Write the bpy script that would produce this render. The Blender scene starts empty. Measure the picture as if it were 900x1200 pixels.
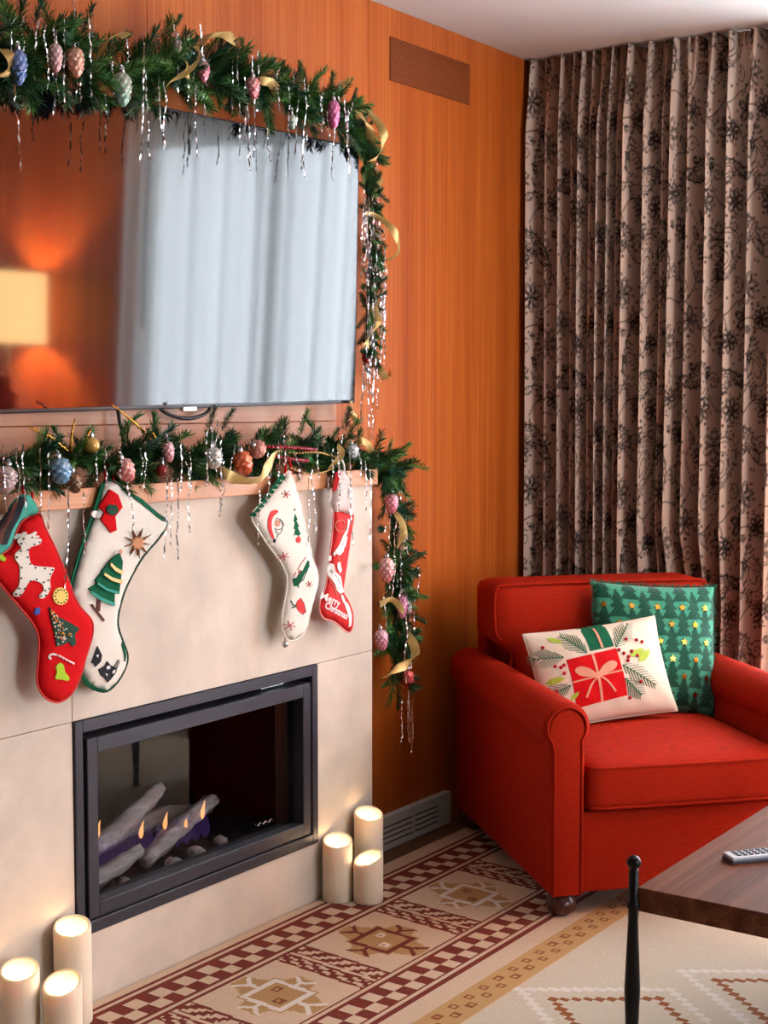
import bpy, bmesh, math, random
import numpy as np
from mathutils import Vector, Matrix, Quaternion
from mathutils.geometry import delaunay_2d_cdt

random.seed(7); rng = np.random.default_rng(7)
scn = bpy.context.scene
COL = scn.collection
R_ = math.radians

# ------------------------------------------------------------------ camera, sky, windows' light, exposure
CAM = np.array([2.685, 0.0, 1.45]); FPX = 1723.0
YAW, PITCH = R_(34.84), R_(4.30)
cam_d = bpy.data.cameras.new('camera'); cam = bpy.data.objects.new('camera', cam_d); COL.objects.link(cam)
cam.location = CAM; cam.rotation_euler = (math.pi/2 - PITCH, 0, YAW)
cam_d.sensor_fit = 'VERTICAL'; cam_d.sensor_height = 36.0; cam_d.lens = 36.0*FPX/1200.0
cam_d.clip_start = 0.05
scn.camera = cam

world = bpy.data.worlds.new('world'); scn.world = world; world.use_nodes = True
bg = world.node_tree.nodes['Background']
bg.inputs[0].default_value = (0.84, 0.92, 1.0, 1); bg.inputs[1].default_value = 9.0     # bright overcast sky

def portal(name, loc, rot, sx, sy):                       # light portal in a window opening (guides sampling only)
    l = bpy.data.lights.new(name, 'AREA'); l.shape = 'RECTANGLE'; l.size = sx; l.size_y = sy
    l.cycles.is_portal = True
    o = bpy.data.objects.new(name, l); COL.objects.link(o); o.location = loc; o.rotation_euler = rot
portal('window_portal', (1.70, 5.02, 1.32), (R_(-90), 0, 0), 1.62, 2.36)
portal('window_portal', (5.38, 3.20, 1.35), (0, R_(90), 0), 2.1, 1.9)

scn.view_settings.view_transform = 'Standard'; scn.view_settings.look = 'None'
scn.view_settings.exposure = 0.86; scn.view_settings.gamma = 1.0; scn.view_settings.use_curve_mapping = False
scn.cycles.use_denoising = True
scn.cycles.max_bounces = 10; scn.cycles.diffuse_bounces = 3; scn.cycles.transparent_max_bounces = 24
scn.cycles.sample_clamp_indirect = 6.0
scn.cycles.caustics_reflective = False; scn.cycles.caustics_refractive = False

# ------------------------------------------------------------------ helpers
_f = np.array([-math.sin(YAW)*math.cos(PITCH), math.cos(YAW)*math.cos(PITCH), -math.sin(PITCH)])
_r = np.array([math.cos(YAW), math.sin(YAW), 0.0]); _u = np.cross(_r, _f)
def at(px, py, **k):
    """the world point where the sight line of a photo pixel meets a plane x=, y= or z="""
    d = _f + (px-450)/FPX*_r - (py-600)/FPX*_u
    (a, v), = k.items(); i = 'xyz'.index(a)
    return CAM + (v-CAM[i])/d[i]*d

def S(r, g, b):
    return tuple(((c/255)/12.92 if c/255 <= .04045 else ((c/255+.055)/1.055)**2.4) for c in (r, g, b))

OFF = {}                                                  # world position of the thing a part belongs to
def tag(o, label=None, cat=None, group=None, kind=None):
    for k, v in (('label', label), ('category', cat), ('group', group), ('kind', kind)):
        if v: o[k] = v
    return o
def thing(name, label, cat, loc=(0, 0, 0), rz=0.0, group=None):
    o = bpy.data.objects.new(name, None); COL.objects.link(o); o.empty_display_size = .05
    o.location = loc; o.rotation_euler = (0, 0, rz); OFF[o] = np.array(loc, float)
    return tag(o, label, cat, group)
def link(name, me, mats, parent):
    for m in (mats if isinstance(mats, (list, tuple)) else [mats]): me.materials.append(m)
    o = bpy.data.objects.new(name, me); COL.objects.link(o)
    if parent is not None: o.parent = parent
    return o
def mk(name, V, Fc, mat, parent=None, smooth=False, local=False, mi=None, col=None, fcol=None):
    """one mesh object; V in world space (unless local); parts are stored relative to their thing"""
    V = np.asarray(V, float)
    if parent is not None:
        off = OFF.get(parent, np.zeros(3))
        loc = None
        if not local: V = V - off
    else:
        loc = np.array([(V[:, 0].min()+V[:, 0].max())/2, (V[:, 1].min()+V[:, 1].max())/2, V[:, 2].min()])
        off = loc; V = V - loc
    me = bpy.data.meshes.new(name)
    if isinstance(Fc, np.ndarray):
        n, k = Fc.shape
        me.vertices.add(len(V)); me.vertices.foreach_set('co', V.astype(np.float32).ravel())
        me.loops.add(n*k); me.loops.foreach_set('vertex_index', Fc.astype(np.int32).ravel())
        me.polygons.add(n); me.polygons.foreach_set('loop_start', np.arange(0, n*k, k, dtype=np.int32))
        me.update(calc_edges=True)
    else:
        me.from_pydata([tuple(v) for v in V], [], [tuple(int(i) for i in f) for f in Fc]); me.update()
    if smooth: me.polygons.foreach_set('use_smooth', np.ones(len(me.polygons), dtype=bool))
    if mi is not None: me.polygons.foreach_set('material_index', np.asarray(mi, np.int32))
    if col is not None:
        a = me.attributes.new('tint', 'FLOAT_COLOR', 'POINT')
        c = np.ones((len(V), 4), np.float32); c[:, :3] = col; a.data.foreach_set('color', c.ravel())
    if fcol is not None:
        a = me.attributes.new('tint', 'FLOAT_COLOR', 'FACE')
        c = np.ones((len(me.polygons), 4), np.float32); c[:, :3] = fcol; a.data.foreach_set('color', c.ravel())
    me.validate(clean_customdata=False)
    o = link(name, me, mat, parent)
    if loc is not None: o.location = loc
    OFF[o] = off
    return o

class MB:
    """collects simple shapes that make up ONE part"""
    def __init__(s): s.V = []; s.F = []
    def add(s, V, Fc):
        b = len(s.V); s.V += [tuple(v) for v in V]; s.F += [tuple(int(i)+b for i in f) for f in Fc]; return s
    def bm(s, bm):
        bm.verts.index_update(); s.add([v.co for v in bm.verts], [[v.index for v in f.verts] for f in bm.faces]); bm.free(); return s
    def box(s, lo, hi, bevel=0.0, seg=2):
        bm = bmesh.new(); bmesh.ops.create_cube(bm, size=1)
        lo = np.array(lo, float); hi = np.array(hi, float)
        for v in bm.verts: v.co = Vector(((lo+hi)/2 + np.array(v.co)*(hi-lo)))
        if bevel > 0: bmesh.ops.bevel(bm, geom=list(bm.edges), offset=bevel, segments=seg, profile=.6, affect='EDGES')
        return s.bm(bm)
    def prism(s, poly, axis, a, b, bevel=0.0, seg=2):
        """polygon (in the two other axes, cyclic order) extruded along axis from a to b"""
        bm = bmesh.new(); n = len(poly)
        def P(p, t):
            q = list(p); q.insert(axis, t); return Vector(q)
        A = [bm.verts.new(P(p, a)) for p in poly]; B = [bm.verts.new(P(p, b)) for p in poly]
        bm.faces.new(A); bm.faces.new(B[::-1])
        for i in range(n): bm.faces.new((A[i], B[i], B[(i+1) % n], A[(i+1) % n]))
        bmesh.ops.recalc_face_normals(bm, faces=bm.faces)
        if bevel > 0:
            ed = [e for e in bm.edges if len(e.link_faces) == 2 and e.calc_face_angle(0) > .6]
            bmesh.ops.bevel(bm, geom=ed, offset=bevel, segments=seg, profile=.6, affect='EDGES')
        return s.bm(bm)
    def tube(s, pts, rad, n=8, cap=True, closed=False):
        P = [np.array(p, float) for p in pts]; m = len(P)
        rad = [rad]*m if np.isscalar(rad) else list(rad)
        T = []
        for i in range(m):
            a = P[(i-1) % m] if (closed or i > 0) else P[i]; b = P[(i+1) % m] if (closed or i < m-1) else P[i]
            t = b-a; T.append(t/(np.linalg.norm(t)+1e-12))
        up = np.array([0, 0, 1.]) if abs(T[0][2]) < .9 else np.array([1., 0, 0])
        N = np.cross(T[0], up); N /= np.linalg.norm(N); V = []
        for i in range(m):
            N = N - (N@T[i])*T[i]; N /= (np.linalg.norm(N)+1e-12); B = np.cross(T[i], N)
            for k in range(n):
                an = 2*math.pi*k/n; V.append(P[i] + rad[i]*(math.cos(an)*N+math.sin(an)*B))
        Fc = []
        for i in range(m if closed else m-1):
            j = (i+1) % m
            for k in range(n): Fc.append((i*n+k, i*n+(k+1) % n, j*n+(k+1) % n, j*n+k))
        if cap and not closed: Fc += [tuple(range(n-1, -1, -1)), tuple(range((m-1)*n, m*n))]
        return s.add(V, Fc)
    def lathe(s, prof, c, n=20):
        """prof: (radius, z) from bottom to top about a vertical axis at c"""
        V = []; Fc = []; m = len(prof)
        for r_, z in prof:
            for k in range(n):
                an = 2*math.pi*k/n; V.append((c[0]+r_*math.cos(an), c[1]+r_*math.sin(an), c[2]+z))
        for i in range(m-1):
            for k in range(n): Fc.append((i*n+k, i*n+(k+1) % n, (i+1)*n+(k+1) % n, (i+1)*n+k))
        Fc += [tuple(range(n-1, -1, -1)), tuple(range((m-1)*n, m*n))]
        return s.add(V, Fc)
    def ball(s, c, r_, n=12, sq=(1, 1, 1)):
        bm = bmesh.new(); bmesh.ops.create_uvsphere(bm, u_segments=n, v_segments=max(6, n*2//3), radius=1)
        for v in bm.verts: v.co = Vector((c[0]+v.co.x*r_*sq[0], c[1]+v.co.y*r_*sq[1], c[2]+v.co.z*r_*sq[2]))
        return s.bm(bm)
    def strip(s, pts, wid, wdir, n=1, cup=0.0):
        """a ribbon: pts with half width wid along wdir (vector or list)"""
        P = [np.array(p, float) for p in pts]; V = []
        for i, p in enumerate(P):
            wd = np.array(wdir[i] if isinstance(wdir, list) else wdir, float); wd /= np.linalg.norm(wd)
            t = P[min(i+1, len(P)-1)]-P[max(i-1, 0)]; nn = np.cross(t, wd); nn /= (np.linalg.norm(nn)+1e-9)
            ww = wid[i] if not np.isscalar(wid) else wid
            for k in (-1, 0, 1): V.append(p + wd*ww*k + nn*cup*(1-k*k))
        Fc = []
        for i in range(len(P)-1):
            for k in range(2): Fc.append((i*3+k, i*3+k+1, i*3+4+k, i*3+3+k))
        return s.add(V, Fc)
    def build(s, name, mat, parent=None, smooth=False, local=False):
        return mk(name, s.V, s.F, mat, parent, smooth, local)

def smooth_poly(P, sub=4, closed=True):
    """Catmull-Rom through the points"""
    P = [np.array(p, float) for p in P]; n = len(P); out = []
    for i in range(n if closed else n-1):
        g = (lambda k: P[k % n]) if closed else (lambda k: P[min(max(k, 0), n-1)])
        p0, p1, p2, p3 = g(i-1), g(i), g(i+1), g(i+2)
        for t in np.linspace(0, 1, sub, endpoint=False):
            out.append(.5*((2*p1)+(-p0+p2)*t+(2*p0-5*p1+4*p2-p3)*t*t+(-p0+3*p1-3*p2+p3)*t**3))
    if not closed: out.append(P[-1])
    return np.array(out)
def seg_dist(Q, poly):
    Q = np.asarray(Q, float); d = np.full(len(Q), 1e9)
    for i in range(len(poly)):
        a = poly[i]; b = poly[(i+1) % len(poly)]; ab = b-a
        t = np.clip(((Q-a)@ab)/(ab@ab+1e-15), 0, 1); d = np.minimum(d, np.hypot(*(Q-a-t[:, None]*ab).T))
    return d
def inside(Q, poly):
    Q = np.asarray(Q, float); c = np.zeros(len(Q), bool)
    for i in range(len(poly)):
        a = poly[i]; b = poly[i-1]
        cond = ((a[1] > Q[:, 1]) != (b[1] > Q[:, 1]))
        with np.errstate(divide='ignore', invalid='ignore'):
            c ^= cond & (Q[:, 0] < (b[0]-a[0])*(Q[:, 1]-a[1])/(b[1]-a[1]) + a[0])
    return c
def tri_poly(poly, step):
    """triangulate a polygon with inner grid points -> points, triangles, number of rim points"""
    poly = np.asarray(poly, float); lo = poly.min(0); hi = poly.max(0); n = len(poly)
    inn = np.zeros((0, 2))
    if step:
        gx, gy = np.meshgrid(np.arange(lo[0]+step/2, hi[0], step), np.arange(lo[1]+step/2, hi[1], step))
        Q = np.column_stack([gx.ravel(), gy.ravel()])
        if len(Q):
            Q = Q[inside(Q, poly)]
            if len(Q): inn = Q[seg_dist(Q, poly) > step*.45]
    allp = np.vstack([poly, inn])
    v, e, f, *_ = delaunay_2d_cdt([Vector(p) for p in allp], [(i, (i+1) % n) for i in range(n)], [], 1, 1e-7)
    return np.array([tuple(p) for p in v]), [tuple(t) for t in f], n

class Puff:
    """a soft stuffed flat shape standing in a plane: O + a*U + b*V, bulging along N"""
    def __init__(s, poly, T, k, O, U, V, N, Tb=None):
        s.poly = np.asarray(poly, float); s.T = T; s.k = k; s.Tb = T if Tb is None else Tb
        s.O, s.U, s.Vv, s.N = [np.array(q, float) for q in (O, U, V, N)]
    def h(s, Q):
        d = np.where(inside(Q, s.poly), seg_dist(Q, s.poly), 0); t = np.clip(d/s.k, 0, 1)
        return np.sqrt(np.maximum(1-(1-t)**2, 0))
    def pos(s, Q, off=0.0):
        Q = np.asarray(Q, float); hh = s.h(Q)*s.T+off
        return s.O + Q[:, :1]*s.U + Q[:, 1:2]*s.Vv + hh[:, None]*s.N
    def body(s, name, mat, parent, step=.012):
        Q, tr, n = tri_poly(s.poly, step); hh = s.h(Q); d = seg_dist(Q, s.poly); rim = d < 1e-5; hh[rim] = 0
        F3 = s.O + Q[:, :1]*s.U + Q[:, 1:2]*s.Vv
        A = F3 + (hh*s.T)[:, None]*s.N; B = F3 - (hh*s.Tb)[:, None]*s.N
        m = len(Q); idx = np.where(rim, np.arange(m), np.arange(m)+m)
        Fc = [t for t in tr] + [(idx[t[0]], idx[t[2]], idx[t[1]]) for t in tr]
        return mk(name, np.vstack([A, B]), Fc, mat, parent, True)
class Pillow:
    """square cushion in (u,v) of -1..1"""
    def __init__(s, W, H, T, O, U, V, N, p=.42, pinch=.05):
        s.W, s.H, s.T, s.p, s.pinch = W, H, T, p, pinch
        s.O, s.U, s.Vv, s.N = [np.array(q, float) for q in (O, U, V, N)]
    def pos(s, Q, off=0.0, side=1):
        Q = np.asarray(Q, float); u, v = Q[:, 0], Q[:, 1]
        x = s.W/2*u*(1-s.pinch*(1-v*v)); y = s.H/2*v*(1-s.pinch*(1-u*u))
        h = s.T*(np.maximum((1-u*u)*(1-v*v), 0))**s.p
        wr = .003*np.sin(17*u+9*v)*(1-np.abs(u)**3)*(1-np.abs(v)**3)*(np.abs(v)**2+.15)
        return s.O + x[:, None]*s.U + y[:, None]*s.Vv + (side*(h+wr*(h > .004)) + off)[:, None]*s.N
    def body(s, name, mat, parent, n=40, colf=None):
        t = np.sin(np.linspace(-math.pi/2, math.pi/2, n)); u, v = np.meshgrid(t, t); Q = np.column_stack([u.ravel(), v.ravel()])
        A = s.pos(Q); B = s.pos(Q, 0, -1); g = np.arange(n*n).reshape(n, n)
        q = np.column_stack([g[:-1, :-1].ravel(), g[:-1, 1:].ravel(), g[1:, 1:].ravel(), g[1:, :-1].ravel()])
        Fc = np.vstack([q, q[:, ::-1]+n*n])
        col = None if colf is None else np.vstack([colf(Q), colf(Q)])
        return mk(name, np.vstack([A, B]), Fc, mat, parent, True, col=col)
    def rim(s, m=40):
        t = np.linspace(-1, 1, m)
        Q = [(a, -1) for a in t[:-1]]+[(1, a) for a in t[:-1]]+[(a, 1) for a in t[::-1][:-1]]+[(-1, a) for a in t[::-1][:-1]]
        return s.pos(np.array(Q, float))
class PrintOn:
    """the printed middle of the linen cushion"""
    def __init__(s, lp): s.lp = lp
    def pos(s, Q, off=0.0):
        Q = np.asarray(Q, float); return s.lp.pos(np.column_stack([-.20+(Q[:, 0]+.055)*1.22, -.14+(Q[:, 1]+.27)*1.10]), off)
def patch(surf, poly, name, mat, parent, off=.0012, step=.012, down=.002, build=True, mb=None):
    """a piece of felt or thread laid on a soft surface, with its own edge"""
    poly = np.asarray(poly, float); ml = .10 if isinstance(surf, (Pillow, PrintOn)) else .010; dn = []
    for i in range(len(poly)):
        a, b = poly[i], poly[(i+1) % len(poly)]; m = max(1, int(np.hypot(*(b-a))/ml+.5)); dn += [a+(b-a)*k/m for k in range(m)]
    poly = np.array(dn)
    Q, tr, n = tri_poly(poly, step)
    A = surf.pos(Q, off); B = surf.pos(np.asarray(poly, float), off-down); V = np.vstack([A, B]); m = len(Q)
    # rim order as given (cdt keeps the input points first)
    Fc = [t for t in tr]
    for i in range(n):
        j = (i+1) % n; Fc.append((i, m+i, m+j, j))
    if mb is not None: mb.add(V, Fc); return
    return mk(name, V, Fc, mat, parent, False)
def stroke(p, q=None, w=.002, w2=None):
    """polygon of a line (list of 2-D points) with a width"""
    P = np.array(p if q is None else [p, q], float); n = len(P); L = []; Rr = []
    for i in range(n):
        t = P[min(i+1, n-1)]-P[max(i-1, 0)]; t = t/(np.linalg.norm(t)+1e-12); nn = np.array([-t[1], t[0]])
        ww = w if w2 is None else w+(w2-w)*i/(n-1)
        L.append(P[i]+nn*ww/2); Rr.append(P[i]-nn*ww/2)
    return np.array(L+Rr[::-1])
def disc(c, r_, n=12, r2=None, rot=0.0):
    r2 = r_ if r2 is None else r2
    return np.array([(c[0]+r_*math.cos(2*math.pi*k/n+rot), c[1]+r2*math.sin(2*math.pi*k/n+rot)) for k in range(n)])
def star(c, r1, r2, n=5, rot=math.pi/2):
    return np.array([(c[0]+(r1 if k % 2 == 0 else r2)*math.cos(math.pi*k/n+rot), c[1]+(r1 if k % 2 == 0 else r2)*math.sin(math.pi*k/n+rot)) for k in range(2*n)])

# ------------------------------------------------------------------ materials
def nodes(name):
    m = bpy.data.materials.new(name); m.use_nodes = True
    return m, m.node_tree.nodes, m.node_tree.links, m.node_tree.nodes['Principled BSDF']
def mat(name, col, rough=.5, metal=0.0, spec=.5, noise=0.0, nscale=(20, 20, 20), bump=0.0, bscale=None, sss=0.0, sheen=0.0, coat=0.0, ior=1.5, detail=4.0):
    m, N, L, b = nodes(name)
    b.inputs['Base Color'].default_value = (*col, 1); b.inputs['Roughness'].default_value = rough
    b.inputs['Metallic'].default_value = metal; b.inputs['Specular IOR Level'].default_value = spec; b.inputs['IOR'].default_value = ior
    if sheen: b.inputs['Sheen Weight'].default_value = sheen; b.inputs['Sheen Roughness'].default_value = .5
    if coat: b.inputs['Coat Weight'].default_value = coat; b.inputs['Coat Roughness'].default_value = .12
    if sss:
        b.inputs['Subsurface Weight'].default_value = sss; b.inputs['Subsurface Radius'].default_value = (.03, .018, .009); b.inputs['Subsurface Scale'].default_value = .6
    if noise or bump:
        tc = N.new('ShaderNodeTexCoord'); mp = N.new('ShaderNodeMapping'); mp.inputs['Scale'].default_value = nscale
        L.new(tc.outputs['Object'], mp.inputs[0]); nz = N.new('ShaderNodeTexNoise'); nz.inputs['Scale'].default_value = 1; nz.inputs['Detail'].default_value = detail
        L.new(mp.outputs[0], nz.inputs['Vector'])
        if noise:
            rp = N.new('ShaderNodeMapRange'); rp.inputs[1].default_value = .25; rp.inputs[2].default_value = .75
            rp.inputs[3].default_value = 1-noise; rp.inputs[4].default_value = 1+noise; L.new(nz.outputs[0], rp.inputs[0])
            mx = N.new('ShaderNodeVectorMath'); mx.operation = 'SCALE'; mx.inputs[0].default_value = col; L.new(rp.outputs[0], mx.inputs['Scale'])
            L.new(mx.outputs[0], b.inputs['Base Color'])
        if bump:
            src = nz
            if bscale:
                mp2 = N.new('ShaderNodeMapping'); mp2.inputs['Scale'].default_value = bscale; L.new(tc.outputs['Object'], mp2.inputs[0])
                src = N.new('ShaderNodeTexNoise'); src.inputs['Scale'].default_value = 1; src.inputs['Detail'].default_value = 3; L.new(mp2.outputs[0], src.inputs['Vector'])
            bp = N.new('ShaderNodeBump'); bp.inputs['Strength'].default_value = bump; bp.inputs['Distance'].default_value = .004
            L.new(src.outputs[0], bp.inputs['Height']); L.new(bp.outputs[0], b.inputs['Normal'])
    return m
def tinted(name, rough=.85, spec=.3, sheen=0.0, nscale=300, amt=.12, bump=0.0, coords='Object'):
    """colour comes from the mesh's own print ('tint'), with a little weave on top"""
    m, N, L, b = nodes(name)
    at_ = N.new('ShaderNodeAttribute'); at_.attribute_name = 'tint'
    tc = N.new('ShaderNodeTexCoord'); nz = N.new('ShaderNodeTexNoise'); nz.inputs['Scale'].default_value = nscale; nz.inputs['Detail'].default_value = 2
    L.new(tc.outputs[coords], nz.inputs['Vector'])
    rp = N.new('ShaderNodeMapRange'); rp.inputs[1].default_value = .3; rp.inputs[2].default_value = .7; rp.inputs[3].default_value = 1-amt; rp.inputs[4].default_value = 1+amt
    L.new(nz.outputs[0], rp.inputs[0]); mx = N.new('ShaderNodeVectorMath'); mx.operation = 'SCALE'
    L.new(at_.outputs['Color'], mx.inputs[0]); L.new(rp.outputs[0], mx.inputs['Scale']); L.new(mx.outputs[0], b.inputs['Base Color'])
    b.inputs['Roughness'].default_value = rough; b.inputs['Specular IOR Level'].default_value = spec
    if sheen: b.inputs['Sheen Weight'].default_value = sheen
    if bump:
        bp = N.new('ShaderNodeBump'); bp.inputs['Strength'].default_value = bump; bp.inputs['Distance'].default_value = .003
        L.new(nz.outputs[0], bp.inputs['Height']); L.new(bp.outputs[0], b.inputs['Normal'])
    return m
def wood(name, c1, c2, c3, axis='z', rough=.35, fine=160, broad=9, coat=0.0, bump=.05, spec=.5):
    """straight grained veneer: streaks along one axis"""
    m, N, L, b = nodes(name); tc = N.new('ShaderNodeTexCoord')
    sc = {'x': lambda k, s: (s, k, k), 'y': lambda k, s: (k, s, k), 'z': lambda k, s: (k, k, s)}[axis]
    def streak(k, s, det):
        mp = N.new('ShaderNodeMapping'); mp.inputs['Scale'].default_value = sc(k, s); L.new(tc.outputs['Object'], mp.inputs[0])
        nz = N.new('ShaderNodeTexNoise'); nz.inputs['Scale'].default_value = 1; nz.inputs['Detail'].default_value = det; L.new(mp.outputs[0], nz.inputs['Vector']); return nz
    a = streak(broad, .12, 3); f = streak(fine, 1.6, 3)
    add = N.new('ShaderNodeMath'); add.operation = 'MULTIPLY_ADD'; add.inputs[1].default_value = .45; L.new(f.outputs[0], add.inputs[0])
    sc2 = N.new('ShaderNodeMath'); sc2.operation = 'MULTIPLY'; sc2.inputs[1].default_value = .62; L.new(a.outputs[0], sc2.inputs[0]); L.new(sc2.outputs[0], add.inputs[2])
    cr = N.new('ShaderNodeValToRGB'); e = cr.color_ramp.elements
    e[0].position = .36; e[0].color = (*c1, 1); e[1].position = .70; e[1].color = (*c3, 1); x = e.new(.53); x.color = (*c2, 1)
    L.new(add.outputs[0], cr.inputs[0]); L.new(cr.outputs[0], b.inputs['Base Color'])
    b.inputs['Roughness'].default_value = rough; b.inputs['Specular IOR Level'].default_value = spec
    if coat: b.inputs['Coat Weight'].default_value = coat; b.inputs['Coat Roughness'].default_value = .2
    bp = N.new('ShaderNodeBump'); bp.inputs['Strength'].default_value = bump; bp.inputs['Distance'].default_value = .002
    L.new(f.outputs[0], bp.inputs['Height']); L.new(bp.outputs[0], b.inputs['Normal'])
    return m
def emit(name, col, k):
    m, N, L, b = nodes(name); b.inputs['Base Color'].default_value = (*col, 1)
    b.inputs['Emission Color'].default_value = (*col, 1); b.inputs['Emission Strength'].default_value = k; return m
def thin_glass(name, tint=(1, 1, 1), refl=.06, ior=1.5):
    m, N, L, b = nodes(name); N.remove(b); out = N['Material Output']
    tr = N.new('ShaderNodeBsdfTransparent'); tr.inputs[0].default_value = (*tint, 1); gl = N.new('ShaderNodeBsdfGlossy'); gl.inputs['Roughness'].default_value = .02
    fr = N.new('ShaderNodeFresnel'); fr.inputs[0].default_value = ior; mx = N.new('ShaderNodeMixShader')
    ge = N.new('ShaderNodeNewGeometry'); sb = N.new('ShaderNodeMath'); sb.operation = 'SUBTRACT'; sb.inputs[0].default_value = 1.0; L.new(ge.outputs['Backfacing'], sb.inputs[1])
    ml = N.new('ShaderNodeMath'); ml.operation = 'MULTIPLY'; L.new(fr.outputs[0], ml.inputs[0]); L.new(sb.outputs[0], ml.inputs[1])
    L.new(ml.outputs[0], mx.inputs[0]); L.new(tr.outputs[0], mx.inputs[1]); L.new(gl.outputs[0], mx.inputs[2]); L.new(mx.outputs[0], out.inputs[0]); return m
def sheer_mat(name, col, clear):
    m, N, L, b = nodes(name); N.remove(b); out = N['Material Output']
    tr = N.new('ShaderNodeBsdfTransparent'); tl = N.new('ShaderNodeBsdfTranslucent'); tl.inputs[0].default_value = (*col, 1)
    df = N.new('ShaderNodeBsdfDiffuse'); df.inputs[0].default_value = (*col, 1)
    m1 = N.new('ShaderNodeMixShader'); m1.inputs[0].default_value = .3; L.new(tl.outputs[0], m1.inputs[1]); L.new(df.outputs[0], m1.inputs[2])
    m2 = N.new('ShaderNodeMixShader'); m2.inputs[0].default_value = 1-clear; L.new(tr.outputs[0], m2.inputs[1]); L.new(m1.outputs[0], m2.inputs[2]); L.new(m2.outputs[0], out.inputs[0]); return m

M = {}
M['wallwood'] = wood('veneer_panel', S(156, 68, 18), S(184, 91, 30), S(206, 116, 48), 'z', .38, 170, 10, spec=.4)
M['farwood'] = wood('dark_panel', S(70, 40, 22), S(86, 50, 28), S(100, 60, 34), 'z', .5)
M['board'] = wood('pale_board', S(186, 126, 92), S(200, 140, 104), S(212, 154, 118), 'y', .4, 150, 14)
M['mantel'] = wood('mantel_wood', S(192, 122, 76), S(206, 138, 90), S(218, 152, 104), 'y', .4, 150, 14)
M['oak'] = wood('dark_table_wood', S(76, 42, 28), S(102, 60, 42), S(132, 84, 60), 'y', .6, 220, 30, bump=.5, spec=.12)
M['floor'] = wood('dark_floor_wood', S(84, 56, 34), S(100, 68, 42), S(116, 80, 50), 'y', .5, 120, 12)
M['ceil'] = mat('ceiling_paint', S(222, 218, 216), .9)
M['plaster'] = mat('wall_paint', S(206, 192, 172), .9, noise=.03)
M['stone'] = mat('limestone_slab', S(214, 197, 180), .7, spec=.25, noise=.17, nscale=(6, 6, 6), bump=.06, bscale=(160, 160, 160), detail=9)
M['stonecore'] = mat('mortar', S(196, 178, 160), .9)
M['black'] = mat('black_steel', S(60, 60, 68), .45, metal=.35, noise=.06, nscale=(40, 40, 40))
M['dark'] = mat('matte_black', S(16, 15, 15), .7)
M['firebrick'] = mat('soot_panel', S(30, 29, 28), .8, noise=.2, nscale=(30, 30, 30), bump=.3)
M['fireglass'] = thin_glass('fire_glass', (.74, .74, .76), ior=1.40)
M['tvglass'] = mat('tv_screen', (.004, .004, .005), .05, spec=.5, ior=1.62)
M['tvbezel'] = mat('tv_bezel', S(40, 38, 42), .3, metal=.5)
M['silver'] = mat('silver', S(200, 200, 205), .22, metal=1)
M['tinsel'] = mat('tinsel_foil', S(242, 242, 246), .3, metal=1)
M['gold'] = mat('gold_foil', S(196, 148, 60), .25, metal=1)
M['goldribbon'] = mat('gold_ribbon_satin', S(200, 166, 100), .36, metal=.35, noise=.14, nscale=(60, 60, 60))
M['iron'] = mat('wrought_iron', S(26, 25, 26), .38, metal=.7, noise=.1, nscale=(60, 60, 60), bump=.1)
M['redfab'] = mat('red_upholstery', S(170, 33, 9), .85, spec=.12, noise=.24, nscale=(50, 50, 620), bump=.4, bscale=(500, 500, 800))
M['bunfoot'] = mat('cherry_foot', S(74, 28, 18), .3, coat=.4)
M['wax'] = mat('candle_wax', S(246, 226, 200), .55, sss=.35)
M['flame'] = emit('candle_flame', (1.0, .74, .40), 26)
M['wick'] = mat('flame_tip', S(250, 230, 190), .5)
def gas(name, col, k, clear):
    m, N, L, b = nodes(name); N.remove(b); e = N.new('ShaderNodeEmission'); e.inputs[0].default_value = (*col, 1); e.inputs[1].default_value = k
    t = N.new('ShaderNodeBsdfTransparent'); t.inputs[0].default_value = (clear, clear, clear, 1); x = N.new('ShaderNodeAddShader')
    L.new(t.outputs[0], x.inputs[0]); L.new(e.outputs[0], x.inputs[1]); L.new(x.outputs[0], N['Material Output'].inputs[0]); return m
M['gasflame'] = gas('gas_flame', (1.0, .42, .14), .75, .6)
M['blueflame'] = gas('blue_flame', (.34, .18, .75), .024, .98)
M['ash'] = mat('ceramic_log', S(206, 198, 192), .9, noise=.4, nscale=(60, 12, 60), bump=1.0, bscale=(120, 14, 120))
M['white_metal'] = mat('white_enamel', S(206, 208, 200), .45)
M['linen'] = mat('linen', S(228, 208, 186), .9, spec=.2, noise=.05, nscale=(260, 260, 260), bump=.15, bscale=(700, 700, 700))
M['felt_white'] = mat('white_felt', S(232, 222, 208), .95, spec=.1, noise=.04, nscale=(200, 200, 200), bump=.12, bscale=(500, 500, 500))
M['felt_red'] = mat('red_felt', S(206, 14, 20), .9, spec=.15, noise=.08, nscale=(120, 120, 120), bump=.15, bscale=(400, 400, 400))
M['felt_bred'] = mat('bright_red_print', S(222, 22, 22), .7, noise=.04, nscale=(90, 90, 90))
M['felt_green'] = mat('green_felt', S(20, 92, 62), .9, spec=.15, noise=.1, nscale=(160, 160, 160))
M['felt_teal'] = mat('teal_felt', S(60, 158, 140), .9, noise=.05, nscale=(160, 160, 160))
M['felt_dgreen'] = mat('dark_green_felt', S(30, 66, 48), .9)
M['felt_yellow'] = mat('pale_yellow_felt', S(240, 206, 110), .9)
M['felt_lime'] = mat('lime_felt', S(168, 200, 40), .9)
M['felt_black'] = mat('black_thread', S(26, 26, 34), .9)
M['felt_brown'] = mat('brown_thread', S(96, 50, 40), .9)
M['felt_blue'] = mat('blue_bead', S(60, 90, 180), .3)
M['thread_white'] = mat('white_thread', S(240, 232, 226), .8)
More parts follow.
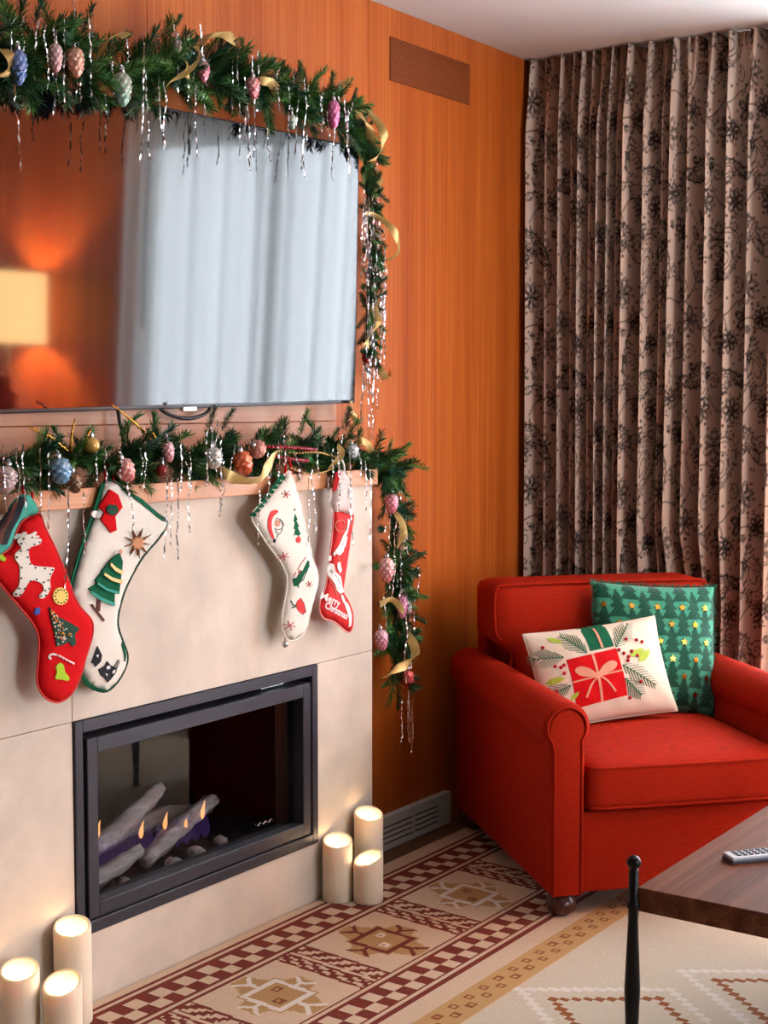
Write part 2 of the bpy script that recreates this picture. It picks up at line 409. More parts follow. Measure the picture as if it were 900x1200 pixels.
M['thread_pink'] = mat('pink_thread', S(222, 150, 120), .7)
M['thread_green'] = mat('green_thread', S(44, 96, 66), .85)
M['thread_lime'] = mat('lime_thread', S(168, 186, 60), .85)
M['thread_red'] = mat('crimson_thread', S(186, 26, 38), .8)
M['thread_gray'] = mat('grey_thread', S(120, 116, 110), .85)
M['sequin_gold'] = mat('amber_sequin', S(156, 90, 12), .4, metal=.2)
M['remote'] = mat('remote_plastic', S(196, 198, 206), .4)
M['remote_dark'] = mat('remote_dark', S(60, 60, 70), .5)
M['cable'] = mat('black_cable', S(14, 13, 13), .45)
M['sheer'] = sheer_mat('sheer_voile', (.86, .88, .90), .42)
M['pane'] = thin_glass('window_pane')
M['needle'] = tinted('pine_needles', .55, .35, amt=.2, nscale=40)
M['twig'] = mat('twig', S(66, 44, 26), .9)
M['print'] = tinted('printed_drape', .8, .2, amt=.06, nscale=500, bump=.08)
M['rug'] = tinted('woven_rug', .95, .08, sheen=.1, amt=.10, nscale=260, bump=.4)
M['plush'] = tinted('green_plush', .9, .15, sheen=.35, amt=.2, nscale=180, bump=.6)

# ================================================================== THE SETTING
H = 2.685                        # ceiling height
SX = 0.142                       # face of the stone block
YE = 3.591                       # far end of the stone block
def struct(name, mb, m, **k): return tag(mb.build(name, m, None, **k), kind='structure')
XR, YN, YB = 5.30, -2.4, 4.93

struct('floor', MB().box((-.3, YN, -.05), (XR, 5.1, 0)), M['floor'])
struct('ceiling', MB().box((-.3, YN-.1, H), (XR+.1, 5.1, H+.06)), M['ceil'])
# left wall: veneer panels over a backing, cut away behind the stone block
wl = struct('wall_left', MB().box((-.09, YN, 1.2), (-.012, 5.0, H)).box((-.09, YE-.02, 0), (-.012, 5.0, 1.2)).box((-.09, YN, 0), (-.012, 1.0, 1.2)), M['dark'])
for y0, y1 in ((YN, -1.025), (-1.025, -.075), (-.075, .875), (.875, 1.825), (1.825, 2.8), (2.8, 3.775), (3.775, 4.93)):
    g = .0012
    if y1 == 3.775:
        poly = [(y0+g, 1.2), (YE-.002, 1.2), (YE-.002, .0), (y1-g, .0), (y1-g, H-.001), (y0+g, H-.001)]
    elif y0 == 3.775:
        poly = [(y0+g, .0), (y1, .0), (y1, H-.001), (y0+g, H-.001)]
    else: poly = [(y0+g, 1.2 if y1 > .9 else 0), (y1-g, 1.2 if y1 > .9 else 0), (y1-g, H-.001), (y0+g, H-.001)]
    MB().prism(poly, 0, -.012, 0.0).build('wood_panel', M['wallwood'], wl)
# pale backing boards between mantel and television
for z0, z1 in ((1.25, 1.390), (1.3925, 1.52)):
    MB().box((0, 1.0, z0), (.012, YE-.004, z1), .001, 1).build('backing_board', M['board'], wl)
# back wall with the window opening
WX0, WX1, WZ0, WZ1 = .90, 2.50, .12, 2.50
wb = struct('wall_back', MB().box((-.05, YB, 0), (WX0, YB+.12, H)).box((WX0, YB, WZ1), (WX1, YB+.12, H)).box((WX0, YB, 0), (WX1, YB+.12, WZ0)).box((WX1, YB+.012, 0), (XR, YB+.12, H)), M['plaster'])
for x0 in (2.5, 3.45, 4.4):
    MB().box((x0+.0012, YB, 0), (min(x0+.95, XR)-.0012, YB+.012, H-.001)).build('wood_panel', M['wallwood'], wb)
def window(name, box_, axis):
    lo, hi = np.array(box_[0], float), np.array(box_[1], float)
    o = bpy.data.objects.new(name, None); COL.objects.link(o); o.location = lo; OFF[o] = lo; o['kind'] = 'structure'
    a = 1-axis; w = .05; mb = MB()
    for (s0, s1, z0, z1) in ((lo[a], lo[a]+w, lo[2], hi[2]), (hi[a]-w, hi[a], lo[2], hi[2]), (lo[a], hi[a], lo[2], lo[2]+w), (lo[a], hi[a], hi[2]-w, hi[2]), ((lo[a]+hi[a])/2-w/2, (lo[a]+hi[a])/2+w/2, lo[2], hi[2])):
        l = lo.copy(); h = hi.copy(); l[a], h[a], l[2], h[2] = s0, s1, z0, z1; mb.box(l, h, .004, 1)
    mb.build('window_frame', M['white_metal'], o)
    mid = (lo[axis]+hi[axis])/2
    for k in (0, 1):
        l = lo.copy(); h = hi.copy(); l[axis], h[axis] = mid-.003, mid+.003
        c = (lo[a]+hi[a])/2; l[a], h[a] = (lo[a]+w, c-w/2) if k == 0 else (c+w/2, hi[a]-w); l[2] += w; h[2] -= w
        MB().box(l, h).build('pane', M['pane'], o)
window('window_1', ((WX0, YB+.05, WZ0), (WX1, YB+.09, WZ1)), 1)
# right wall with a second window, and the wall behind the viewer
struct('wall_right', MB().box((XR, YN, 0), (XR+.12, 2.25, H)).box((XR, 4.15, 0), (XR+.12, 5.1, H)).box((XR, 2.25, 0), (XR+.12, 4.15, .3)).box((XR, 2.25, 2.4), (XR+.12, 4.15, H)), M['farwood'])
window('window_2', ((XR+.04, 2.25, .3), (XR+.08, 4.15, 2.4)), 0)
struct('wall_near', MB().box((-.1, YN-.12, 0), (XR+.1, YN, H)), M['farwood'])

# the stone block round the fire: slabs on a core with the firebox opening left free
FB0, FB1, FZ0, FZ1 = 2.376, 3.314, .178, .699
ws = struct('wall_fireplace', MB().box((-.012, 1.0, 0), (.122, FB0, 1.203)).box((-.012, FB1, 0), (.122, YE-.02, 1.203)).box((-.012, FB0, 0), (.122, FB1, FZ0)).box((-.012, FB0, FZ1), (.122, FB1, 1.203)), M['stonecore'])
def slab(poly): MB().prism(poly, 0, .1215, SX, .0008, 1).build('stone_slab', M['stone'], ws)
j = .0008
slab([(1.2, .700+j), (2.374-j, .700+j), (2.374-j, 1.203), (1.2, 1.203)])
slab([(2.374+j, .700+j), (YE, .700+j), (YE, 1.203), (2.374+j, 1.203)])
slab([(1.2, 0), (2.374-j, 0), (2.374-j, .700-j), (1.2, .700-j)])
slab([(2.374+j, 0), (YE, 0), (YE, .700-j), (FB1, .700-j), (FB1, FZ0), (2.374+j, FZ0)])
MB().box((0, YE-.02, 0), (.1215, YE, 1.203), .001, 1).build('stone_slab', M['stone'], ws)
# mantel shelf with a rounded far corner
arc = [(.17-.022*(1-math.cos(t)), YE+.004-.022*(1-math.sin(t))) for t in np.linspace(0, math.pi/2, 6)]
mant = MB().prism([(0.0, 1.0), (.17, 1.0)]+arc+[(0, YE+.004)], 2, 1.203, 1.25, .0025, 2).build('mantel_shelf', M['mantel'], None)
tag(mant, 'pale wooden mantel shelf capping the stone fireplace', 'mantel')

# ================================================================== RUG
def rug_colour(x, y):
    be, rd, tn = np.array(S(210, 180, 152)), np.array(S(116, 32, 4)), np.array(S(178, 136, 86))
    wh, br, mid = np.array(S(222, 208, 196)), np.array(S(146, 80, 30)), np.array(S(206, 188, 164))
    c = np.tile(be, (len(x), 1)); c[x > .94] = mid
    lin = lambda a, b: (x >= a) & (x < b)
    lit = lambda c0, P: np.abs((y-c0+P/2) % P-P/2) < P/4
    ck = (lin(.218, .262) & ~lit(2.646, .0872)) | (lin(.262, .306) & ~lit(2.5985, .0865)) | (lin(.660, .7015) & ~lit(3.078, .0835)) | (lin(.7015, .743) & ~lit(3.035, .0833))
    for a, b in ((.176, .186), (.199, .218), (.306, .315), (.327, .337), (.627, .636), (.648, .660), (.743, .752), (.761, .777)): ck |= lin(a, b)
    c[ck] = rd
    # tiles between the two chequered borders
    ys = y+.085*(x-.484); t = (ys-2.425) % .445; n = np.floor((ys-2.425)/.445).astype(int); fld = lin(.337, .627)
    band = fld & (t < .125); u = x-.337
    stp = lambda p, ph, k: (np.floor((u+ph)/k) % 2 == 0)
    row = np.floor(t/.0139).astype(int)
    lo_ = band & (t > .010) & (t < .052); zz = (np.floor((u + row*.018)/.027) % 2 == 0)
    hi_ = band & (t > .072) & (t < .115); zz2 = (np.floor((u - row*.0135)/.027) % 2 == 0)
    c[band] = rd; c[band & (t > .055) & (t < .068)] = be
    c[lo_ & zz & (((t-.01) % .021) < .015)] = be; c[hi_ & zz2] = be
    a = x-.484; b = t-.285; A, B = np.abs(a), np.abs(b)
    med = fld & (t >= .125)
    st = lambda q: np.floor(q/.0145)*.0145
    tanm = (np.maximum(A, B) < .075)
    tanm |= (A < .140) & (B < .028+st(np.maximum(.145-A, 0))*.42) & (A > .05)
    tanm |= (B < .118) & (A < .028+st(np.maximum(.125-B, 0))*.42) & (B > .05)
    c[med & tanm] = tn
    var = (n % 2 == 0)
    lw = .0078
    sq = (np.abs(np.maximum(A, B)-.062) < lw)
    arm = ((B < lw) & (A > .062) & (A < .094)) | ((np.abs(B-(A-.094)*.9) < lw*1.15) & (A >= .094) & (A < .130))
    arm |= ((A < lw) & (B > .062) & (B < .086)) | ((np.abs(A-(B-.086)*1.1) < lw*1.15) & (B >= .086) & (B < .116))
    ln = med & (sq | arm); c[ln & var] = wh; c[ln & ~var] = rd
    for s in (-1, 1):
        q = np.maximum(np.abs(a-s*.024), np.abs(b+s*.024)); ring = med & (q < .014) & (q > .006)
        c[ring & var] = br*.75; c[ring & ~var] = wh
    # tan stripe with little hollow squares
    ts = lin(.842, .936); c[ts] = tn*1.2
    for cx, ph in ((.871, .0), (.899, .0345)):
        yy = (y-2.823-ph+.0355) % .0710-.0355; q = np.maximum(np.abs(x-cx), np.abs(yy)); c[ts & (q < .0125) & (q > .0055)] = br*.9
    # big stepped lozenges in the middle of the room
    def dabs(p, q, col, n):
        p, q = np.array(p), np.array(q)
        for k in range(n+1):
            o = p+(q-p)*k/n; c[(np.abs(x-o[0]) < .0125) & (np.abs(y-o[1]) < .0105)] = col
    for k in range(0, 3):
        for l in range(0, 2):
            ox, oy = .283*l-.0*k, .337*l-.66*k
            dabs((.95+ox, 3.076+oy), (1.253+ox, 3.287+oy), wh, 13); dabs((.95+ox, 3.076+oy), (1.30+ox, 2.785+oy), wh, 15); dabs((1.253+ox, 3.287+oy), (1.56+ox, 3.03+oy), wh, 13)
            dabs((1.045+ox, 3.068+oy), (1.254+ox, 3.219+oy), br, 9); dabs((1.045+ox, 3.068+oy), (1.29+ox, 2.86+oy), br, 11); dabs((1.254+ox, 3.219+oy), (1.47+ox, 3.035+oy), br, 9)
    return c
cs = .0058; x0, x1, y0, y1 = .118, 2.55, 1.15, 4.62; nx, ny = int((x1-x0)/cs), int((y1-y0)/cs)
gx, gy = np.meshgrid(x0+np.arange(nx+1)*cs, y0+np.arange(ny+1)*cs); g = np.arange((nx+1)*(ny+1)).reshape(ny+1, nx+1)
# cells beside the stone block are cut where the block stands
V = np.column_stack([gx.ravel(), gy.ravel(), np.full(gx.size, .009)])
q = np.column_stack([g[:-1, :-1].ravel(), g[:-1, 1:].ravel(), g[1:, 1:].ravel(), g[1:, :-1].ravel()])
cen = V[q].mean(1); keep = ~((cen[:, 0] < SX+.004) & (cen[:, 1] < YE)); q = q[keep]; cen = cen[keep]
rc = rug_colour(cen[:, 0], cen[:, 1])
b = len(V); V = np.vstack([V, [(x0, YE, 0), (x1, y0, 0), (x1, y1, 0), (x0, y1, 0), (x0, YE, .009), (x1, y0, .009), (x1, y1, .009), (x0, y1, .009)]])
side = np.array([(b+1, b+2, b+6, b+5), (b+2, b+3, b+7, b+6), (b+3, b+0, b+4, b+7)])
rug = mk('rug', V, np.vstack([q, side]), M['rug'], None, fcol=np.vstack([rc, np.tile(S(190, 160, 128), (3, 1))]))
tag(rug, 'beige woven rug with rust chequered borders and medallions on the floor', 'rug')

# ================================================================== ARMCHAIR
AC = np.array([.8458, 3.6204, 0.0]); ACR = R_(48)
def chair_w(p):                       # chair-local -> world
    c, s = math.cos(ACR), math.sin(ACR); return np.array([AC[0]+p[0]*c-p[1]*s, AC[1]+p[0]*s+p[1]*c, p[2]])
ch = thing('armchair', 'red upholstered roll-arm armchair standing in the corner before the drape', 'armchair', AC, ACR)
def arm(cx, sgn):
    """sgn -1: left arm (outer side towards -x)"""
    P = []
    r_ = .070; cz = .551; o = sgn
    P += [(cx+o*.045, .075), (cx+o*.045, .47)]
    for t in np.linspace(-50, 230, 22):
        an = R_(t); P.append((cx-o*0+(-o)*(-1)*0 + r_*math.cos(an)*o*1, cz+r_*math.sin(an)))
    # arc runs from outer-low over the top to inner-low
    P = [(cx+o*.045, .075), (cx+o*.045, .48)] + [(cx+o*r_*math.cos(R_(t)), cz+r_*math.sin(R_(t))) for t in np.linspace(-42, 222, 22)] + [(cx-o*.055, .48), (cx-o*.055, .075)]
    return P
for cx, sg in ((-.055, -1), (.695, 1)):
    prof = arm(cx, sg)
    a = MB().prism(prof, 1, .0, .955, .012, 3).build('armrest', M['redfab'], ch, True, local=True)
    face = [(x, -.004, z) for x, z in prof]
    ins = np.array([(x, z) for x, z in prof]); c0 = np.array([cx, .55])
    outline = []
    for x, z in prof:
        dx, dz = x-cx, z-.551
        if z > .50: k = 1-.013/math.hypot(dx, dz); outline.append((cx+dx*k, -.004, .551+dz*k))
        else: outline.append((x-math.copysign(.010, dx), -.004, z))
    MB().tube(outline, .0042, 6).build('piping', M['redfab'], a, True, local=True)
    # front panel stands a little proud inside the piping
    pan = [(p[0]-(p[0]-cx)*.10, p[2]-(.008 if p[2] > .5 else 0)) for p in outline]
    MB().prism(pan, 1, -.005, .01, .003, 2).build('front_panel', M['redfab'], a, True, local=True)
MB().box((-.005, .012, .075), (.645, .84, .305), .01, 3).build('base', M['redfab'], ch, True, local=True)
def cushion(lo, hi, bev, crown, axis, nseg=14):
    """rounded box with a crowned face"""
    bm = bmesh.new(); bmesh.ops.create_cube(bm, size=2); bmesh.ops.subdivide_edges(bm, edges=list(bm.edges), cuts=nseg, use_grid_fill=True)
    lo, hi = np.array(lo, float), np.array(hi, float); c, hs = (lo+hi)/2, (hi-lo)/2; V = []
    for v in bm.verts:
        p = np.array(v.co); q = p*hs; inner = np.maximum(hs-bev, 1e-4); cl = np.clip(q, -inner, inner); dlt = q-cl; L_ = np.linalg.norm(dlt)
        if L_ > 1e-9: q = cl+dlt/L_*min(bev, L_) if (np.abs(p) > .999).sum() > 0 else q
        o = [i for i in range(3) if i != axis[0]]
        q[axis[0]] += axis[1]*crown*(1-p[o[0]]**2)*(1-p[o[1]]**2)*max(0, p[axis[0]]*axis[1])
        V.append(c+q)
    bm.verts.index_update(); Fc = [[v.index for v in f.verts] for f in bm.faces]; bm.free()
    return V, Fc
V, Fc = cushion((.006, -.012, .305), (.634, .66, .447), .028, .022, (2, 1))
sc_ = mk('seat_cushion', V, Fc, M['redfab'], ch, True, local=True)
for zz in (.432, .318):
    MB().tube([(.012, .3, zz), (.012, .02, zz), (.022, -.006, zz), (.06, -.011, zz), (.32, -.013, zz), (.58, -.011, zz), (.618, -.006, zz), (.628, .02, zz), (.628, .3, zz)], .0042, 6).build('piping', M['redfab'], sc_, True, local=True)
V, Fc = cushion((-.058, .655, .44), (.698, .86, .868), .035, .03, (1, -1))
V = np.array(V)
V[:, 1] += (V[:, 2]-.44)*.06
# the back is notched over the arms
low = V[:, 2] < .69; k = np.clip((.69-V[:, 2])/.06, 0, 1)
V[:, 0] = np.where(low & (V[:, 0] < .03), V[:, 0]*(1-k)+np.maximum(V[:, 0], .02)*k, V[:, 0]); V[:, 0] = np.where(low & (V[:, 0] > .61), V[:, 0]*(1-k)+np.minimum(V[:, 0], .62)*k, V[:, 0])
bk = mk('backrest', V, Fc, M['redfab'], ch, True, local=True)
zf = lambda z: .655+(z-.44)*.06
pp = smooth_poly([(.0, .60), (.006, .64), (-.012, .675), (-.043, .70), (-.05, .75), (-.05, .82), (-.04, .852), (0, .862), (.32, .864), (.64, .862), (.68, .852), (.69, .82), (.69, .75), (.683, .70), (.652, .675), (.634, .64), (.64, .60)], 4, False)
MB().tube([(x, zf(z)+.006, z) for x, z in pp], .0042, 6).build('piping', M['redfab'], bk, True, local=True)
MB().box((-.03, .845, .075), (.66, .945, .83), .02, 3).build('back_panel', M['redfab'], ch, True, local=True)
for fx, fy in ((-.052, .045), (.692, .045), (-.045, .90), (.685, .90)):
    MB().lathe([(.022, 0), (.036, .010), (.043, .028), (.040, .048), (.026, .060), (.024, .076)], (fx, fy, .009), 18).build('foot', M['bunfoot'], ch, True, local=True)

# ------------------------------------------------------------------ cushions on the chair
def frame(c, lean, roll, yawd=0):
    """centre in chair space, lean back, roll in its own plane"""
    cy, sy = math.cos(R_(yawd)), math.sin(R_(yawd))
    X = np.array([cy, sy, 0]); Bk = np.array([-sy, cy, 0]); Zz = np.array([0, 0, 1.])
    up = Zz*math.cos(R_(lean))+Bk*math.sin(R_(lean)); nrm = -(Bk*math.cos(R_(lean))-Zz*math.sin(R_(lean)))
    U = X*math.cos(R_(roll))+up*math.sin(R_(roll)); Vv = up*math.cos(R_(roll))-X*math.sin(R_(roll))
    rot = lambda v: np.array([v[0]*math.cos(ACR)-v[1]*math.sin(ACR), v[0]*math.sin(ACR)+v[1]*math.cos(ACR), v[2]])
    return chair_w(c), rot(U), rot(Vv), rot(nrm)
# green plush cushion
O, U, Vv, Nn = frame((.455, .575, .655), 13, -4)
gp = Pillow(.42, .42, .072, O, U, Vv, Nn, .46, .045)
def plush(Q):
    dk, lt = np.array(S(14, 74, 56)), np.array(S(62, 146, 116))
    x, y = Q[:, 0]*.205, Q[:, 1]*.205; px, py = .086, .112
    best = np.zeros(len(x), bool)
    for oy in (0, .5):
        a = (x + .012 + oy*px) % px - px/2; b = (y + .02 + oy*py) % py
        for z0, z1, w0 in ((.006, .046, .031), (.032, .068, .026), (.056, .094, .019)):
            best |= (b >= z0) & (b < z1) & (np.abs(a) < w0*(1-(b-z0)/(z1-z0)*.85))
    c = np.where(best[:, None], dk, lt); return c
gt = thing('green_cushion', 'green plush cushion patterned with fir trees and gold stars on armchair', 'cushion', O-np.array([0, 0, .2]))
gp.body('cover', M['plush'], gt, 130, plush)
for i in range(-3, 4):
    for k in range(-3, 4):
        for oy in (0, .5):
            sx, sy = (i+.5-oy)*.086-.012, (k-oy)*.112-.02+.098
            if abs(sx) < .19 and abs(sy) < .19: patch(gp, star((sx/.205, sy/.205), .062, .027), 'gold_star', M['gold'], gt, .004, None, .003)
mbf = MB()                                # fuzzy edge of the plush
for p in gp.rim(60):
    for _ in range(5):
        dr = (p-O); dr /= np.linalg.norm(dr); dr = dr+rng.normal(0, .35, 3); e = p+dr*rng.uniform(.008, .014); s_ = np.cross(dr, Nn); s_ /= np.linalg.norm(s_)
        mbf.add([p+s_*.002, p-s_*.002, e], [(0, 1, 2)])
mbf.build('fringe', mat('green_fringe', S(24, 88, 66), .9), gt)
# linen gift cushion
O, U, Vv, Nn = frame((.222, .452, .610), 22, 5.0, 3)
lp = Pillow(.455, .305, .074, O, U, Vv, Nn, .46, .05)
lt_ = thing('gift_cushion', 'cream linen cushion embroidered with red gift box leaning on armchair', 'cushion', O-np.array([0, 0, .14]))
lp.body('cover', M['linen'], lt_, 56)
MB().tube(lp.rim(24), .0032, 6, closed=True).build('piping', M['linen'], lt_, True)
pq = lambda L: np.array(L, float)
lq = PrintOn(lp)
# print positions: u,v in -1..1
patch(lq, pq([(-.36, -.78), (.27, -.70), (.25, .22), (-.38, .14)]), 'red_gift', M['felt_red'], lt_, .002, .09, .003)
patch(lq, pq([(-.07, .24), (.23, .27), (.24, .80), (-.07, .78)]), 'green_gift', M['felt_green'], lt_, .002, .09, .003)
mb = MB()
for s_ in (stroke((-.052, -.75), (-.062, .18), .030), stroke((-.375, -.30), (.26, -.22), .030), stroke((.085, .27), (.09, .79), .03)): patch(lq, s_, '', None, None, .0034, None, .002, mb=mb)
for sg in (-1, 1):
    for L in ([(0, 0), (.10, .16), (.20, .22), (.25, .16), (.18, .05), (.0, 0)], [(0, 0), (.10, -.14), (.18, -.36)]):
        patch(lq, stroke([(-.057+sg*x, -.26+y+(.02 if sg > 0 else 0)) for x, y in smooth_poly(L, 3, False)], None, .026), '', None, None, .0038, None, .002, mb=mb)
mb.build('ribbon_embroidery', M['thread_pink'], lt_)
mb = MB(); mg = MB()
def pine(c, ang, L_, n=10, wl=.23):
    a = R_(ang); d = np.array([math.cos(a), math.sin(a)*1.5]); p = np.array([-math.sin(a), math.cos(a)*1.5]); c = np.array(c); mb = MB()
    patch(lq, stroke(c, c+d*L_, .012), '', None, None, .0018, None, .002, mb=mb)
    for k in range(n):
        t = k/n; b = c+d*L_*t; w = wl*(1-.75*t)*(0.55+min(t*3, .45))
        for sg in (-1, 1):
            patch(lq, stroke(b, b+d*w*.75+p*sg*w*.62, .012, .006), '', None, None, .0018, None, .002, mb=mb)
    mb.build('pine_embroidery', M['thread_green'], lt_)
pine((-.12, .22), 128, .36); pine((-.40, .20), 172, .36); pine((-.40, -.35), 196, .28, 8); pine((.26, .25), 48, .42); pine((.28, -.12), -38, .50); pine((.27, -.38), -52, .30, 8)
for c, ang, L_ in (((-.66, -.22), 5, .22), ((-.42, -.62), 40, .14), ((.40, .02), 20, .24), ((.50, -.1), 35, .25), ((-.5, .62), -30, .18)):
    a = R_(ang); d = np.array([math.cos(a), math.sin(a)*1.5])*L_; c = np.array(c); p = np.array([-d[1]*.5, d[0]])*.28
    patch(lq, pq([c, c+d*.3+p, c+d*.7+p*.8, c+d, c+d*.7-p*.8, c+d*.3-p]), 'leaf_embroidery', M['thread_lime'], lt_, .0022, None, .002)
for u, v in ((-.46, .02), (-.52, .06), (-.44, -.10), (-.42, .05), (-.58, .45), (-.56, -.40), (.33, .10), (.38, .02), (.44, .12), (.36, -.05), (.55, .33), (.62, .28), (.42, .38), (.30, -.75), (.47, -.48), (.28, .18), (.5, .02)):
    p = lq.pos(np.array([(u, v)]), .002)[0]; MB().ball(p, .0058, 8).build('berry', M['thread_red'], lt_, True)

# ================================================================== COFFEE TABLE and remote
TZ = .45; TX0, TX1, TY0, TY1 = 1.418, 2.30, 2.735, 3.93
tb = thing('coffee_table', 'dark wooden coffee table with black iron legs in front of armchair', 'table', ((TX0+TX1)/2, (TY0+TY1)/2, 0))
for k in range(4):
    a = TX0+(TX1-TX0)*k/4; b2 = TX0+(TX1-TX0)*(k+1)/4
    if k == 0: MB().box((TX0, TY0, TZ-.05), (TX1, TY1, TZ), .002, 1).build('table_top', M['oak'], tb)
for lx, ly, ox in ((TX0, TY0, -1), (TX1, TY0, 1), (TX0, TY1, -1), (TX1, TY1, 1)):
    cx, cy = lx+ox*.008, ly
    lg = MB().lathe([(.016, 0), (.010, .02), (.0125, .12), (.0165, .22), (.0135, .30), (.0105, .37), (.0115, .395), (.0145, .398), (.0145, .408), (.0105, .412), (.0105, .475), (.008, .482)], (cx, cy, .009), 16).build('leg', M['iron'], tb, True)
    MB().ball((cx, cy, .501), .0150, 16).build('ball_finial', M['iron'], lg, True)
A = at(857, 1013, z=TZ); B = at(938, 1005, z=TZ); d = (B-A); d = d/np.linalg.norm(d); Lr = .165; pr = np.array([-d[1], d[0], 0])
rm = thing('remote_control', 'pale grey remote control lying on the dark coffee table', 'remote', (A[0], A[1], TZ))
def obox(mb, o, a0, a1, b0, b1, z0, z1, bev):
    m2 = MB().box((a0, b0, z0), (a1, b1, z1), bev, 2); mb.add([o+d*v[0]+pr*v[1]+np.array([0, 0, v[2]]) for v in m2.V], m2.F)
mb = MB(); obox(mb, A*np.array([1, 1, 0]), 0, Lr, -.005, .042, TZ, TZ+.009, .003); mb.build('bottom_shell', M['remote_dark'], rm)
mb = MB(); obox(mb, A*np.array([1, 1, 0]), .001, Lr-.001, -.004, .041, TZ+.008, TZ+.016, .003); mb.build('top_shell', M['remote'], rm)
for r0 in range(9):
    for c0 in range(3):
        mb = MB(); obox(mb, A*np.array([1, 1, 0]), .018+r0*.015, .026+r0*.015, .002+c0*.013, .010+c0*.013, TZ+.0155, TZ+.0185, .001); mb.build('button', M['remote_dark'], rm)

# ================================================================== DRAPE with printed paisley
def paisley_tile(W=310, Hh=350, mm=2.0):
    img = np.zeros((Hh, W), np.float32)
    def splat(P, w, val=1.0):
        P = np.asarray(P, float)
        L_ = np.concatenate([[0], np.cumsum(np.hypot(*np.diff(P, axis=0).T))]); n = max(2, int(L_[-1]/1.0)); t = np.linspace(0, L_[-1], n)
        X = np.interp(t, L_, P[:, 0])/mm; Y = np.interp(t, L_, P[:, 1])/mm; r_ = w/mm/2; k = int(r_+2)
        for dy in range(-k, k+1):
            for dx in range(-k, k+1):
                ix = np.floor(X).astype(int)+dx; iy = np.floor(Y).astype(int)+dy
                dd = np.hypot(ix+.5-X, iy+.5-Y); v = np.clip(r_+.5-dd, 0, 1)*val
                np.maximum.at(img, (iy % Hh, ix % W), v)
    def ring(c, r_, w, n=40): splat([(c[0]+r_*math.cos(t), c[1]+r_*math.sin(t)) for t in np.linspace(0, 2*math.pi, n)], w)
    def flower(c, R, pet=6, rot=0):
        for k in range(pet):
            t = rot+2*math.pi*k/pet; o = (c[0]+R*.58*math.cos(t), c[1]+R*.58*math.sin(t))
            for q in (1.0, .62): splat([(o[0]+R*q*(.40*math.cos(b)*math.cos(t)-.27*math.sin(b)*math.sin(t)), o[1]+R*q*(.40*math.cos(b)*math.sin(t)+.27*math.sin(b)*math.cos(t))) for b in np.linspace(0, 2*math.pi, 26)], 3)
            e = (c[0]+R*1.12*math.cos(t+math.pi/pet), c[1]+R*1.12*math.sin(t+math.pi/pet)); ring(e, 4, 3, 10)
        ring(c, R*.20, 3); ring(c, R*.08, 4)
    def spiral(c, R, a0, turns, w=4, sg=1): splat([(c[0]+R*(1-t)*math.cos(a0+sg*t*turns*2*math.pi), c[1]+R*(1-t)*math.sin(a0+sg*t*turns*2*math.pi)) for t in np.linspace(0, .95, 80)], w)
    def paisley(c, s, rot, fl=1):
        def sh(k):
            out = []
            for t in np.linspace(0, 2*math.pi, 90):
                x = .42*k*math.sin(t)*math.sin(t/2)**1.2; y = k*.62*math.cos(t)-.1
                x = fl*(x+.42*max(y, 0)**2*2.2); out.append((c[0]+s*(x*math.cos(rot)-y*math.sin(rot)), c[1]+s*(x*math.sin(rot)+y*math.cos(rot))))
            return out
        for k, w in ((1.0, 3.4), (.86, 2.5), (.55, 2.8), (.3, 3)): splat(sh(k), w)
        o = sh(1.14)
        for p in o[4:-4:5]: ring(p, 3.6, 2.6, 8)
        for p in sh(.70)[6:-6:6]: ring(p, 1.5, 4, 8)
    def vine(P, w=3.2): splat(smooth_poly(P, 12, False), w)
    def leaf(c, L_, rot, hatch=True):
        for sg in (-1, 1): splat([(c[0]+L_*(t*math.cos(rot)-sg*.24*math.sin(math.pi*t)*math.sin(rot)), c[1]+L_*(t*math.sin(rot)+sg*.24*math.sin(math.pi*t)*math.cos(rot))) for t in np.linspace(0, 1, 24)], 3)
        for t in np.linspace(.15, .85, 6):
            w = .2*math.sin(math.pi*t)*L_; x, y = c[0]+L_*t*math.cos(rot), c[1]+L_*t*math.sin(rot); splat([(x-w*math.sin(rot), y+w*math.cos(rot)), (x+w*math.sin(rot), y-w*math.cos(rot))], 2)
    paisley((120, 180), 190, .5); paisley((430, 500), 200, 2.6, -1); paisley((470, 130), 130, -1.0)
    flower((300, 260), 62); flower((70, 430), 56, 7, .3); flower((560, 330), 50, 5, .2); flower((250, 600), 60, 6, .5); flower((330, 60), 40, 5)
    vine([(0, 300), (90, 330), (180, 300), (240, 330), (300, 400), (380, 390), (450, 340), (540, 390), (620, 300)]); vine([(300, 400), (290, 470), (230, 530), (150, 540), (90, 600), (60, 700)])
    vine([(450, 340), (470, 270), (420, 210), (350, 190), (330, 120), (380, 60), (400, 0)]); vine([(60, 0), (110, 50), (210, 60), (260, 20), (330, 0)]); vine([(540, 390), (590, 460), (560, 560), (600, 640), (560, 700)])
    for c, R, a0, sg in (((210, 400), 34, 0, 1), ((520, 440), 32, 2, -1), ((160, 600), 36, 1, 1), ((400, 300), 30, 3, -1), ((40, 250), 32, 1, 1), ((560, 220), 34, 0, 1), ((240, 120), 30, 2, -1), ((500, 640), 30, 1, 1), ((350, 500), 26, 0, -1)): spiral(c, R, a0, 1.7, 3, sg)
    for c, L_, rt in (((180, 300), 70, -.9), ((380, 390), 75, .9), ((290, 470), 60, 2.6), ((420, 210), 65, 2.3), ((590, 460), 70, .6), ((110, 50), 60, 1.3), ((90, 600), 70, 3.6), ((470, 270), 60, -.3), ((150, 540), 60, 1.9), ((30, 80), 60, .4), ((600, 600), 55, 2.0), ((240, 330), 60, -2.0)): leaf(c, L_, rt)
